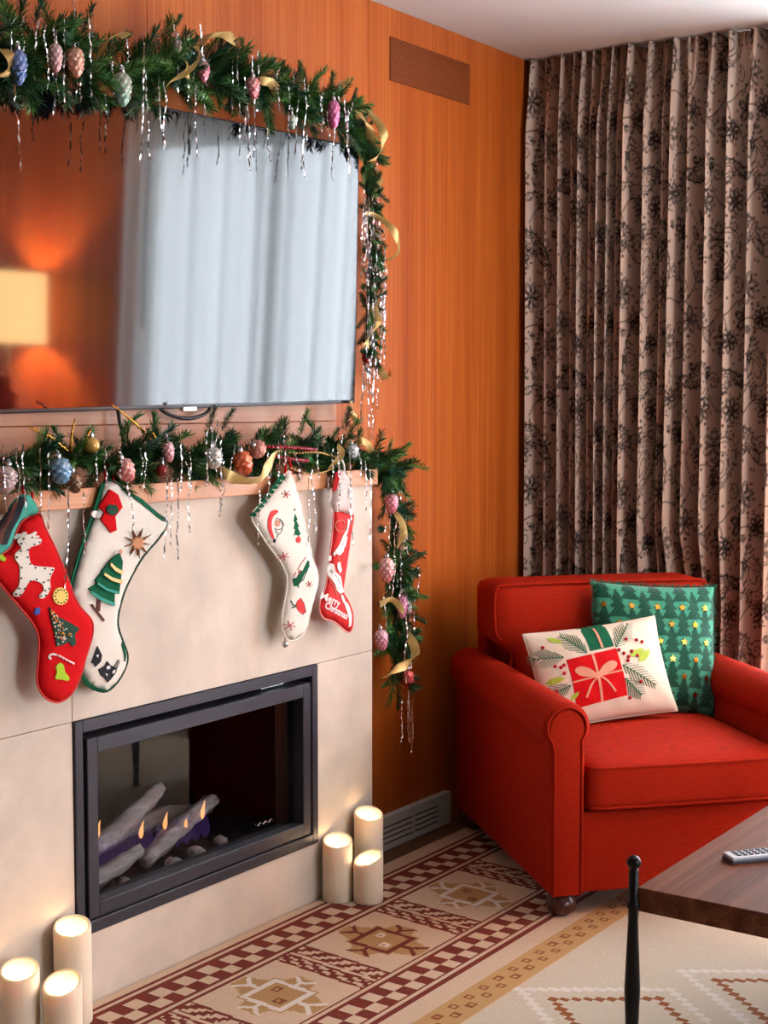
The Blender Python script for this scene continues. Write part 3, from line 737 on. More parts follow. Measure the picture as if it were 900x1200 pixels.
    for c, R, p in (((180, 20), 44, 6), ((500, 20), 48, 7), ((20, 560), 44, 6), ((400, 640), 44, 5), ((150, 330), 40, 6), ((480, 250), 40, 6)): flower(c, R, p, .4)
    paisley((40, 640), 120, 1.2); paisley((290, 520), 130, -.4, -1); paisley((590, 120), 110, 2.2)
    r2 = np.random.default_rng(3)
    for _ in range(70):
        x, y = r2.uniform(0, 620), r2.uniform(0, 700); ring((x, y), 3.2, 3.5, 10)
    for _ in range(8):
        x, y = r2.uniform(0, 620), r2.uniform(0, 700)
        for k in range(6): ring((x+9*math.cos(k), y+9*math.sin(k)), 4.5, 3, 12)
    k = (img+np.roll(img, 1, 0)*.35+np.roll(img, -1, 0)*.35+np.roll(img, 1, 1)*.35+np.roll(img, -1, 1)*.35)/1.9
    return np.clip(k*1.15, 0, 1)
def drape(name, label, xa, xb, yc, z0, z1, folds, amp, rows, per, mat_, printed=True, seed=1, group=None, over=.22):
    r3 = np.random.default_rng(seed); n = folds*per
    wds = r3.uniform(.5, 1.6, folds)
    if printed: wds[-2:] = (1.7, 1.9)
    wds /= wds.sum(); edges = np.concatenate([[0], np.cumsum(wds)])
    t = np.linspace(0, folds, n+1); k = np.minimum(t.astype(int), folds-1); fr = t-k; ph = (t+(.3 if printed else 0))*2*math.pi
    xw = xa+(xb-xa)*(edges[k]+wds[k]*fr); am = amp*r3.uniform(.55, 1.3, folds+1); am = am[k]*(1-fr)+am[np.minimum(k+1, folds)]*fr
    sk = r3.uniform(.5, 1.2, folds+1); sk = sk[k]*(1-fr)+sk[np.minimum(k+1, folds)]*fr
    wl = (wds*(xb-xa))[k]
    zs = np.linspace(z0, z1, rows); Vx = np.zeros((rows, n+1)); Vy = np.zeros((rows, n+1))
    p1 = r3.uniform(0, 6.28, folds+1); p1 = p1[k]
    for r in range(rows):
        h = (zs[r]-z0)/(z1-z0); head = np.clip((h-.90)/.10, 0, 1)
        A_ = am*(1-.55*head); drift = .012*np.sin(h*2.2+p1*0+np.interp(t, [0, folds*.3, folds*.7, folds], [0, 2, 4.2, 6]))*(1-h)
        Vx[r] = xw+drift + over*wl*sk*(np.sin(ph)*.35 if printed else np.sin(2*ph)*.5)*(1-.4*head)
        cu_ = (2*np.abs(np.sin(ph/2))**1.5-1) if printed else -np.cos(ph)
        Vy[r] = yc-A_*cu_ + .5*head*amp*np.sin(2.0*ph+p1)*.5
        if printed: Vy[r] += .10*np.exp(-((Vx[r]-.64)/.14)**2)*np.clip((1.0-zs[r])/.25, 0, 1)
    Vx = np.clip(Vx, xa-.02 if xa > .1 else .004, xb+.05)
    s = np.concatenate([[0], np.cumsum(np.hypot(np.diff(Vx[0]), np.diff(Vy[0])))])
    V = np.column_stack([Vx.ravel(), Vy.ravel(), np.repeat(zs, n+1)])
    g = np.arange(rows*(n+1)).reshape(rows, n+1); q = np.column_stack([g[:-1, :-1].ravel(), g[:-1, 1:].ravel(), g[1:, 1:].ravel(), g[1:, :-1].ravel()])
    col = None
    if printed:
        img = paisley_tile(); Hh, W = img.shape
        u = np.tile(s, rows)*1000/2.0; v = np.repeat(zs, n+1)*1000/2.0
        iu = np.floor(u).astype(int); iv = np.floor(v).astype(int); fu = u-iu; fv = v-iv
        val = (img[iv % Hh, iu % W]*(1-fu)*(1-fv)+img[iv % Hh, (iu+1) % W]*fu*(1-fv)+img[(iv+1) % Hh, iu % W]*(1-fu)*fv+img[(iv+1) % Hh, (iu+1) % W]*fu*fv)
        base, dark = np.array(S(216, 186, 166)), np.array(S(46, 38, 38)); col = base*(1-val[:, None])+dark*val[:, None]
    o = mk(name, V, q, mat_, None, True, col=col)
    return tag(o, label, 'curtain', group)
drape('drape', 'beige drape printed with dark paisley vines, hanging behind the armchair', .012, 1.01, 4.785, .015, H-.004, 18, .074, 800, 38, M['print'], True, 5)
drape('sheer_curtain', 'white sheer curtain over the window beyond the printed drape', .90, 2.52, 4.86, .02, H-.01, 10, .045, 20, 24, M['sheer'], False, 9, over=.1)
o = drape('sheer_curtain', 'white sheer curtain over the window in the opposite wall', .0, 2.1, 0, .20, 2.50, 16, .022, 16, 12, M['sheer'], False, 12, over=.1)
o.rotation_euler = (0, 0, R_(90)); o.location = (XR-.07, 3.2, .20)
wn = MB().tube([(2.29, 4.79, 2.62), (2.285, 4.79, 1.62)], .006, 8).build('curtain_wand', M['tvbezel'], None, True); tag(wn, 'thin dark curtain wand hanging before the white sheer', 'wand')

# ================================================================== FIREPLACE INSERT
fp = thing('fireplace', 'black framed gas fireplace set in the stone wall', 'fireplace', (SX, (FB0+FB1)/2, FZ0))
def frame_box(name, y0, y1, z0, z1, wl, wr, wb_, wt, xa, xb, m, parent, bev=.002):
    mb = MB()
    mb.box((xa, y0, z0), (xb, y0+wl, z1), bev, 1).box((xa, y1-wr, z0), (xb, y1, z1), bev, 1).box((xa, y0+wl-.001, z0), (xb, y1-wr+.001, z0+wb_), bev, 1).box((xa, y0+wl-.001, z1-wt), (xb, y1-wr+.001, z1), bev, 1)
    return mb.build(name, m, parent)
frame_box('outer_frame', FB0, FB1, FZ0, FZ1, .026, .026, .030, .030, .08, SX+.006, M['black'], fp)
frame_box('door_frame', FB0+.040, FB1-.032, FZ0+.034, FZ1-.048, .034, .034, .036, .038, .085, SX+.004, M['black'], fp)
MB().box((.108, FB0+.06, FZ0+.06), (.112, FB1-.05, FZ1-.07)).build('door_glass', M['fireglass'], fp)
mb = MB().box((-.34, FB0-.01, FZ0-.02), (.10, FB1+.01, FZ0+.01)).box((-.34, FB0-.01, FZ1), (.10, FB1+.01, FZ1+.02)).box((-.36, FB0-.01, FZ0-.02), (-.34, FB1+.01, FZ1+.02)).box((-.34, FB0-.03, FZ0-.02), (.10, FB0-.001, FZ1+.02)).box((-.34, FB1+.001, FZ0-.02), (.10, FB1+.03, FZ1+.02))
mb.build('firebox', M['firebrick'], fp)
MB().box((.100, 3.10, FZ1-.0435), (.112, 3.20, FZ1-.039)).build('slot_glint', M['silver'], fp)  # short silver bar put in as a glint in the dark slot
mk_ = smooth_poly([at(299+k*3.1, 967.5-k*1.05+(1.4 if k % 2 else -1.4), x=.1135) for k in range(8)], 4, False)
MB().tube([p for p in mk_], .0014, 5).build('script_mark', M['silver'], fp, True)
mb = MB().box((-.20, FB0+.05, FZ0+.01), (.06, FB1-.05, FZ0+.045), .006, 2); mb.build('burner_tray', M['dark'], fp)
rl = np.random.default_rng(21)
def log(pts, r0, label):
    P = smooth_poly([np.array(p, float) for p in pts], 6, False); n = 14; V = []; m_ = len(P)
    o_ = MB().tube(P, [r0*(1-.35*abs(2*i/(m_-1)-1)**3)*(1+.12*math.sin(i*1.7)) for i in range(m_)], n)
    V = np.array(o_.V); c = np.repeat(P, n, 0); an = np.tile(np.arange(n), m_)
    k = 1+.16*np.sin(an*2.3+1)+.10*np.sin(an*4.1+np.repeat(np.arange(m_), n)*.5)+rl.normal(0, .03, len(V)); V = c+(V-c)*k[:, None]
    tag(mk('log', V, o_.F, M['ash'], None, True), label, 'log', 'ceramic logs in the fireplace')
zb = FZ0+.045
log([(.02, 2.43, zb+.135), (-.03, 2.60, zb+.09), (-.06, 2.76, zb+.125), (-.10, 2.92, zb+.165)], .027, 'long grey log slanting highest at the back of the fire')
log([(.03, 2.72, zb+.03), (.0, 2.86, zb+.065), (-.04, 3.00, zb+.085), (-.08, 3.12, zb+.09)], .024, 'grey log lying towards the right end of the fire')
log([(.045, 2.42, zb+.035), (.05, 2.56, zb+.045), (.035, 2.70, zb+.070)], .022, 'short grey log lying low at the front left of fire')
log([(-.12, 2.42, zb+.05), (-.13, 2.60, zb+.06), (-.13, 2.74, zb+.05)], .028, 'grey log lying behind at the left of the fire')
log([(-.14, 2.74, zb+.05), (-.15, 2.92, zb+.06), (-.16, 3.1, zb+.045)], .030, 'grey log lying along the rear of the firebox')
def ember(c, r_, label):
    mb = MB().ball(c, r_, 10, (1.2, 1, .7)); V = np.array(mb.V); V += rl.normal(0, r_*.08, V.shape)
    tag(mk('ember_stone', V, mb.F, M['ash'], None, True), label, 'stone', 'stones in the fireplace')
for k, (yy, xx, rr) in enumerate(((2.50, .07, .020), (2.62, .06, .018), (2.80, .06, .022), (2.90, .05, .024), (3.02, .03, .02))): ember((xx, yy, zb+rr*.6), rr, ['leftmost small stone before the fire logs', 'second small stone from left before fire logs', 'middle small stone before the fire logs', 'second small stone from right before fire logs', 'rightmost small stone before the fire logs'][k])
def flame_mesh(c, h, w, m, parent, lean=0.0, name='flame'):
    prof = [(w*.35, 0), (w*.8, h*.12), (w, h*.28), (w*.78, h*.5), (w*.42, h*.75), (w*.12, h*.95), (.0004, h)]
    mb = MB().lathe(prof, c, 10); V = np.array(mb.V); V[:, 1] += lean*(V[:, 2]-c[2])**2/h
    return mk(name, V, mb.F, m, parent, True)
for px_, py_, hh in ((114, 972, .045), (165, 972, .046), (193, 962, .046), (217, 965, .026), (237, 949, .050)):
    p = at(px_, py_, x=.01); flame_mesh((.01, p[1], p[2]-hh*.5), hh, .0065, M['gasflame'], fp, .25)
for px_, py_ in ((118, 1002), (130, 998), (142, 994), (153, 990), (164, 988), (175, 986), (186, 984), (196, 980), (207, 977), (218, 974), (229, 970), (240, 966)):
    p = at(px_, py_, x=.005); flame_mesh((.005, p[1], p[2]-.035), .085, .015, M['blueflame'], fp, 0, 'blue_flame')

# ================================================================== TELEVISION
b0 = np.array([.080, 3.590, 1.445]); tdir = np.array([.0, 1, .0175]); tdir[0] = .022; tdir /= np.linalg.norm(tdir)
tup = np.array([.028, 0, .752]); tup -= (tup@tdir)*tdir; TH = .756; tup /= np.linalg.norm(tup); tn = np.cross(tdir, tup); TW = 1.42
tvp = lambda a, b_, c: b0-tdir*a+tup*b_+tn*c              # a leftward from the right edge, b up, c out
tv = thing('television', 'flat screen television hung on the wood wall above the mantel', 'television', b0-tdir*.7)
def tbox(a0, a1, b0_, b1_, c0, c1, name, m, bev=.002):
    q = MB().box((a0, b0_, c0), (a1, b1_, c1), bev, 2); return mk(name, [tvp(*v) for v in q.V], [f[::-1] for f in q.F], m, tv)
tbox(0, TW, 0, TH, -.030, 0, 'bezel', M['tvbezel'], .003)
tbox(.006, TW-.006, .010, TH-.006, -.002, .0012, 'screen', M['tvglass'], .0005)
tbox(.35, 1.0, .15, .55, -.050, -.03, 'rear_housing', M['dark'], .005)
lg = at(228, 480, x=.085); al = (b0-lg)@tdir
tbox(al-.028, al+.022, -.007, .003, -.012, .003, 'logo_tab', M['silver'], .001)
for P, lb in (([(.03, 2.64, 1.55), (.035, 2.645, 1.42), (.04, 2.655, 1.36), (.05, 2.65, 1.262)], 'straight black cable dropping from the television to the mantel'), ([(.03, 2.78, 1.46), (.04, 2.80, 1.425), (.045, 2.88, 1.405), (.04, 2.97, 1.42), (.03, 3.0, 1.46)], 'black cable looping just below the television edge')):
    tag(MB().tube(smooth_poly(P, 6, False), .005, 8).build('cable', M['cable'], None, True), lb, 'cable')

# ================================================================== WALL GRILLE and baseboard vent
gr = thing('air_grille', 'wooden slatted air grille high on the wood wall', 'grille', (.0, 4.127, 2.46))
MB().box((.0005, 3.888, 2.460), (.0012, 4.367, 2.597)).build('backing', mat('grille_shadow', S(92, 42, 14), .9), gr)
MW = wood('grille_wood', S(140, 66, 22), S(154, 76, 28), S(166, 88, 36), 'y', .45, 160, 12)
for k in range(22):
    z = 2.4625+k*.0062; MB().box((.0012, 3.888, z), (.0048, 4.367, z+.0032)).build('slat', MW, gr)
vt = thing('baseboard_vent', 'white slotted baseboard vent beside the candles under the wood wall', 'vent', (.0, 3.92, 0))
VX = .028; ya, yb = 3.605, 4.222
MB().box((.001, ya, 0), (VX-.006, yb, .108)).build('body', M['dark'], vt)
zsl = (.0, .022, .030), (.034, .044, 0)
rows_ = [(0, .020), (.0265, .0375), (.044, .055), (.0615, .0725), (.079, .110)]
for z0_, z1_ in rows_: MB().box((.001, ya, z0_), (VX, yb, z1_), .001, 1).build('slat', M['white_metal'], vt)
for y0_, y1_ in ((ya, 3.625), (3.80, 3.812), (3.987, 3.999), (4.145, yb)): MB().box((.001, y0_, .0), (VX-.0005, y1_, .1095), .001, 1).build('mullion', M['white_metal'], vt)

# ================================================================== CANDLES
def candle(c, h, r_, label, dip=.02, dirn=0.0, group=None):
    t = thing('pillar_candle', label, 'candle', (c[0], c[1], c[2]), 0, group); n = 32; V = []; Fc = []
    prof = [(r_-.003, 0), (r_, .004), (r_, .3), (r_, .6), (r_, 1.0), (r_-.001, 1.006), (r_-.004, 1.008), (r_-.009, .99), (r_*.62, .90), (r_*.3, .865), (.001, .86)]
    for r2, z in prof:
        for k in range(n):
            an = 2*math.pi*k/n; zz = z*h if z > .01 else z
            if z > .65: zz = h*.65+(z-.65)/.35*(h*.35) if z <= 1.0 else h+(z-1)*.5
            if z in (.99, .90, .865, .86): zz = h - {.99: .004, .90: .026, .865: .034, .86: .035}[z]
            if z > .65: zz -= dip*(.5-.5*math.cos(an-dirn))*min(1, r2/r_)
            V.append((c[0]+r2*math.cos(an), c[1]+r2*math.sin(an), c[2]+zz))
    m_ = len(prof)
    for i in range(m_-1):
        for k in range(n): Fc.append((i*n+k, i*n+(k+1) % n, (i+1)*n+(k+1) % n, (i+1)*n+k))
    Fc += [tuple(range(n-1, -1, -1)), tuple(range((m_-1)*n, m_*n))]
    mk('wax_body', V, Fc, M['wax'], t, True)
    fz = c[2]+h-.034
    fl = flame_mesh((c[0], c[1], fz), .030, .0070, M['flame'], t)
    l = bpy.data.lights.new('candle_glow', 'POINT'); l.energy = .008; l.color = (1, .60, .28); l.shadow_soft_size = .006
    lo = bpy.data.objects.new('candle_glow', l); COL.objects.link(lo); lo.parent = t; lo.location = (0, 0, fz-c[2]+.034)
def candle_px(px_, base, top, xw=None, yw=None, label='', z0=.009, dip=.018, dirn=-.8):
    p = np.array([xw, yw, z0]); v = p-CAM; dep = v@_f
    h = CAM[2] + 0*dep
    # height so that the far rim shows at pixel row 'top'
    q = at(px_, top, x=xw-.03); 
    tt = (np.hypot(p[0]-CAM[0], p[1]-CAM[1])+.03)/np.hypot(q[0]-CAM[0], q[1]-CAM[1]); z = CAM[2]+(q[2]-CAM[2])*tt
    candle(p, z-z0, .0435, label, dip, dirn+math.pi)
def on_col(px_, dist):
    """floor point at a given distance from the viewer in the direction of a pixel column"""
    d_ = _f+(px_-450)/FPX*_r; d_ = d_/np.hypot(d_[0], d_[1]); return CAM[:2]+d_[:2]*dist
for px_, top, xw, lb, dr in ((395.5, 977, .190, 'lit ivory pillar candle nearest the black fireplace frame, right trio', -.9), (431.5, 996, .272, 'shortest lit ivory candle at the front of the right trio', -1.9), (432, 946, .196, 'tallest lit ivory candle at the rear of right trio beside vent', -.6),
                             (84, 1075, .192, 'tallest lit ivory candle at the rear of the left trio', -.8), (21, 1125, .210, 'lit ivory candle cut by the left picture edge', -.9), (71, 1139, .288, 'shortest lit ivory candle at the front of the left trio', -1.2)):
    q = at(px_, 1050, x=xw); candle_px(px_, None, top, xw, q[1], lb, .009 if xw > .16 else 0, .034 if 'shortest' in lb else .026, dr)

# ================================================================== GARLANDS
def sprig_mesh(i, L_=.085, n=170):
    r4 = np.random.default_rng(100+i); V = []; Fc = []; C_ = []
    tones = [np.array(S(30, 64, 42)), np.array(S(44, 90, 48)), np.array(S(66, 120, 54)), np.array(S(98, 146, 70)), np.array(S(36, 82, 66))]
    base = tones[i % 5]
    bend = r4.normal(0, .16, 2)
    def stem(t): return np.array([bend[0]*t*t*L_, bend[1]*t*t*L_, t*L_])
    for k in range(7):
        p = stem(k/6); w = .0016*(1-.5*k/6)
        for a in range(3): V.append(p+np.array([w*math.cos(a*2.1), w*math.sin(a*2.1), 0])); C_.append(np.array(S(60, 44, 26)))
    for k in range(6):
        for a in range(3): Fc.append((k*3+a, k*3+(a+1) % 3, k*3+3+(a+1) % 3, k*3+3+a))
    for k in range(n):
        t = (k+.5)/n; p = stem(t); an = k*2.39996+r4.normal(0, .3); out = R_(r4.uniform(46, 76)*(1-.4*t)); ln = r4.uniform(.024, .036)*(1-.25*t)
        d_ = np.array([math.sin(out)*math.cos(an), math.sin(out)*math.sin(an), math.cos(out)]); sd = np.cross(d_, [0.3, .2, 1]); sd /= np.linalg.norm(sd); w = .0013
        b_ = len(V); V += [p, p+d_*ln*.5+sd*w, p+d_*ln, p+d_*ln*.5-sd*w]; Fc.append((b_, b_+1, b_+2, b_+3))
        c = (base*r4.uniform(.6, 1.3)*(1-.0)+tones[r4.integers(5)]*.4)/1.3; C_ += [c]*4
    me = bpy.data.meshes.new('sprig'); me.from_pydata([tuple(v) for v in V], [], Fc); me.update()
    a = me.attributes.new('tint', 'FLOAT_COLOR', 'POINT'); cc = np.ones((len(V), 4), np.float32); cc[:, :3] = np.array(C_); a.data.foreach_set('color', cc.ravel()); me.materials.append(M['needle']); return me
SPR = [sprig_mesh(i) for i in range(10)]
def garland(name, label, P, rad, count, seed, extra=(), lim=None):
    r5 = np.random.default_rng(seed); P = smooth_poly(P, 8, False); t = thing(name, label, 'garland', P[len(P)//2])
    MB().tube(P, .007, 6).build('stem', M['twig'], t, True)
    seg = np.concatenate([[0], np.cumsum(np.linalg.norm(np.diff(P, axis=0), axis=1))]); off = OFF[t]
    def put(p, d_, s_, i):
        o = bpy.data.objects.new('sprig', SPR[i]); COL.objects.link(o); o.parent = t
        q_ = Vector(d_).to_track_quat('Z', 'Y') @ Quaternion((0, 0, 1), r5.uniform(0, 6.28)); o.rotation_mode = 'QUATERNION'; o.rotation_quaternion = q_
        o.location = p-off; o.scale = (s_, s_, s_)
    for k in range(count):
        s_ = seg[-1]*(k+.5)/count+r5.normal(0, .01); p = np.array([np.interp(s_, seg, P[:, i]) for i in range(3)])
        tg = np.array([np.interp(s_+.01, seg, P[:, i])-np.interp(s_-.01, seg, P[:, i]) for i in range(3)]); tg /= np.linalg.norm(tg)+1e-9
        an = r5.uniform(0, 2*math.pi); a1 = np.cross(tg, [1, 0, 0]); a1 /= np.linalg.norm(a1); a2 = np.cross(tg, a1)
        rr = rad(s_/seg[-1]) if callable(rad) else rad
        ra = a1*math.cos(an)+a2*math.sin(an); ra[0] = abs(ra[0])*.75 if lim is None else ra[0]
        d_ = ra*r5.uniform(.55, 1.0)+tg*r5.choice([-1, 1], p=[.35, .65])*r5.uniform(.3, .9)
        d_ /= np.linalg.norm(d_); sc = rr/.066*r5.uniform(.75, 1.15)
        pp_ = p.copy()
        ln = .125*sc
        # keep tips out of the wall
        if pp_[0]+d_[0]*ln < .03: d_[0] = (.03-pp_[0])/ln
        put(pp_, d_, sc, r5.integers(10))
    for p, d_, s_ in extra: put(np.array(p), np.array(d_, float)/np.linalg.norm(d_), s_, r5.integers(10))
    return t, P
ux = lambda px_, py_, x=.13: at(px_, py_, x=x)
tvg = [(-45, 62), (0, 68), (60, 72), (120, 88), (180, 88), (240, 88), (300, 104), (350, 118), (395, 134), (425, 178), (433, 250), (434, 320), (430, 380), (428, 428)]
P3 = [ux(a, b_, .135 if a < 400 else (.095 if b_ < 230 else .055)) for a, b_ in tvg]
up = lambda px_, py_, dx, dz, s_=1.0: (ux(px_, py_, .13), (.25, dx, dz), s_)
garland('tv_garland', 'pine garland draped over the top and right side of television', P3, lambda t: .085 if t < .35 else .074 if t < .62 else (.062 if t < .72 else .045), 285, 31,
        [up(190, 60, .15, 1, 1.0), up(200, 40, .5, 1, .7), up(95, 45, .1, 1, .9), up(60, 40, -.2, 1, 1), up(20, 40, 0, 1, 1.1), up(5, 30, 0, 1, 1), up(285, 80, -.1, 1, .8), up(255, 75, -.2, 1, .8), up(300, 90, .2, 1, .7), up(385, 115, .1, 1, .8), up(412, 125, .3, 1, .6), up(350, 105, 0, 1, .8), up(330, 105, 0, 1, .8), up(130, 70, .3, .8, .8), up(240, 70, .2, 1, .8), up(40, 30, .3, 1, .9)])
mg_ = [(-45, 556), (0, 548), (60, 545), (120, 541), (180, 538), (240, 536), (300, 533), (350, 530), (400, 530), (438, 538), (456, 565), (460, 610), (462, 660), (463, 705), (464, 750), (464, 795)]
P4 = [ux(a, b_, .135 if a < 430 else (.13 if b_ < 560 else .075)) for a, b_ in mg_]
for p in P4[:9]: p[2] = max(p[2], 1.272)
garland('mantel_garland', 'pine garland lying along the mantel and trailing down its right end', P4, lambda t: .068, 290, 57,
        [up(245, 505, 0, 1, .75), up(260, 505, .3, 1, .7), up(405, 505, -.1, 1, .8), up(352, 510, .1, 1, .8), up(325, 515, 0, 1, .6), up(140, 510, .5, 1, .8), up(180, 515, .1, 1, .7), (ux(470, 545, .12), (.3, 1, .15), .9), (ux(478, 662, .08), (.3, 1, .5), .8), (ux(480, 720, .08), (.3, 1, -.4), .9), (ux(475, 740, .08), (.2, 1, -.2), .8), (ux(465, 800, .075), (.2, .1, -1), .9), (ux(440, 660, .16), (.5, -.6, -.3), .6), (ux(455, 740, .1), (.5, -.4, .3), .7), (ux(445, 620, .15), (.6, -.6, .1), .6)])

# gold ribbons
def ribbon(name, label, loops, group=None):
    P0 = ux(*loops[0][0][0]) if len(loops[0][0][0]) == 3 else ux(*loops[0][0][0], .17)
    t = thing(name, label, 'ribbon', P0, 0, group)
    for pts, wd, w in loops:
        P = smooth_poly([ux(a, b_, c-(.06 if (200 <= b_ < 460 and a > 415) else 0)) for a, b_, c in pts], 6, False); n = len(P)
        P = P+np.array([.022, 0, 0]); w0 = np.array(wd, float)/np.linalg.norm(wd); ph_ = rng.uniform(0, 6.28)
        wl_ = [w0+np.array([.9, .3, -.4])*.75*math.sin(ph_+i*.28) for i in range(n)]
        MB().strip(P, [w*1.12]*n, wl_, cup=.002).build('loop', M['goldribbon'], t, True)
ribbon('gold_ribbon', 'gold ribbon wound through the garland round the television', [
    ([(106, 66, .16), (118, 52, .18), (130, 41, .19), (141, 44, .17)], (.3, .6, .7), .012),
    ([(-6, 92, .19), (3, 80, .20), (3, 66, .20), (-6, 58, .18)], (.3, .9, .2), .012),
    ([(190, 100, .17), (203, 92, .19), (218, 78, .20), (226, 62, .19), (222, 52, .17)], (.2, .7, .5), .014),
    ([(205, 66, .16), (212, 78, .19), (210, 92, .19)], (.3, .8, -.3), .010),
    ([(226, 52, .16), (240, 44, .19), (256, 42, .20), (268, 50, .18)], (.2, .3, .9), .011),
    ([(288, 98, .16), (300, 96, .19), (312, 100, .18), (316, 112, .16)], (.3, .5, .7), .012),
    ([(408, 128, .13), (418, 140, .16), (426, 150, .17), (428, 166, .15)], (.5, .7, -.3), .013),
    ([(418, 128, .12), (434, 142, .15), (443, 160, .16), (440, 176, .15), (428, 190, .13)], (.6, .8, .3), .012),
    ([(432, 200, .11), (437, 214, .13), (430, 232, .13), (424, 242, .11)], (.5, .8, .3), .012),
    ([(422, 250, .11), (438, 256, .13), (452, 268, .14), (460, 284, .14), (458, 298, .12), (446, 306, .09)], (.6, .7, .45), .011),
    ([(434, 345, .09), (432, 362, .12), (436, 380, .12), (425, 395, .12), (421, 412, .11), (424, 424, .08)], (.5, .8, .1), .011),
    ([(433, 425, .09), (440, 436, .12), (447, 444, .12), (449, 434, .10)], (.4, .5, .7), .011),
    ([(405, 470, .07), (406, 482, .075), (409, 490, .075), (411, 495, .07)], (.3, 1, -.2), .012)])
ribbon('gold_ribbon', 'pale gold ribbon wound through the garland on the mantel', [
    ([(246, 545, .17), (258, 556, .20), (275, 563, .21), (293, 562, .21), (304, 550, .20), (314, 535, .19), (320, 528, .16)], (.35, .2, .9), .014),
    ([(380, 548, .18), (388, 540, .20), (393, 530, .19), (388, 522, .17)], (.3, .8, .3), .010),
    ([(408, 520, .15), (416, 516, .18), (424, 521, .18), (428, 530, .16)], (.3, .4, .8), .010),
    ([(456, 600, .10), (464, 612, .13), (466, 626, .14), (460, 640, .12)], (.4, .8, .2), .010),
    ([(438, 708, .11), (450, 702, .13), (458, 706, .14), (466, 716, .13)], (.3, .3, .9), .009),
    ([(470, 742, .10), (478, 755, .13), (480, 768, .13), (470, 778, .13), (455, 784, .12), (440, 795, .11)], (.4, .5, .7), .013)])

# ------------------------------------------------------------------ glass pine-cone ornaments
def glossy(name, c, rough=.22, frost=None):
    """coloured mercury glass, paler on the scale tips"""
    m, N, L, b = nodes(name); b.inputs['Roughness'].default_value = rough; b.inputs['Metallic'].default_value = .2; b.inputs['Coat Weight'].default_value = .4
    a = N.new('ShaderNodeAttribute'); a.attribute_name = 'tint'; L.new(a.outputs['Color'], b.inputs['Base Color']); return m
M['orn'] = glossy('painted_glass', None)
def cone_ornament(p, h, w, c1, c2, label, tilt=0.0, kind='cone', grp=None):
    """p: centre; c1 body colour, c2 frosted tips"""
    t = thing('ornament', label, 'ornament', p, 0, grp); nu, nv = 28, 22; V = []; C_ = []
    c1, c2 = np.array(S(*c1)), np.array(S(*c2))
    for j_ in range(nv+1):
        v = j_/nv; z = h*(.5-v)
        base = w/2*math.sqrt(max(1-((v-.36)/(.37 if v < .36 else .66))**2, .004))**1.05 if kind == 'cone' else w/2*math.sqrt(max(1-(2*v-1)**2, 0))
        if j_ in (0, nv): base = .0005
        for k in range(nu):
            an = 2*math.pi*k/nu
            s_ = max(math.sin(7*an*1.0+v*15), 0)*0+abs(math.sin(3.5*an+v*11))*abs(math.sin(3.5*an-v*11)) if kind == 'cone' else 0
            r_ = base*(1+.26*(s_-.4)) if kind == 'cone' else base
            q_ = np.array([r_*math.cos(an), r_*math.sin(an), z]); cz, sz = math.cos(tilt), math.sin(tilt)
            q_ = np.array([q_[0], q_[1]*cz-q_[2]*sz, q_[1]*sz+q_[2]*cz]); V.append(np.array(p)+q_)
            k2 = (s_**.8 if kind == 'cone' else .25)
            fr = np.clip(1.25*k2*(.35+.9*(1-v)), 0, 1); C_.append(c1*(1-fr)+c2*fr)
    Fc = [(a*nu+k, a*nu+(k+1) % nu, (a+1)*nu+(k+1) % nu, (a+1)*nu+k) for a in range(nv) for k in range(nu)]
    Fc = [f[::-1] for f in Fc]
    mk('glass_body', V, Fc, M['orn'], t, True, col=np.array(C_))
    top = np.array(p)+np.array([0, -math.sin(tilt)*h*.5, math.cos(tilt)*h*.5])
    MB().lathe([(w*.17, -.004), (w*.17, .008), (w*.10, .010)], top, 12).build('cap', M['silver'], t, True)
    MB().tube([top+np.array([0, .004*math.cos(a), .012+.004*math.sin(a)]) for a in np.linspace(0, 2*math.pi, 9)[:-1]], .0008, 5, closed=True).build('hook', M['silver'], t)
PXM = 1/400.0
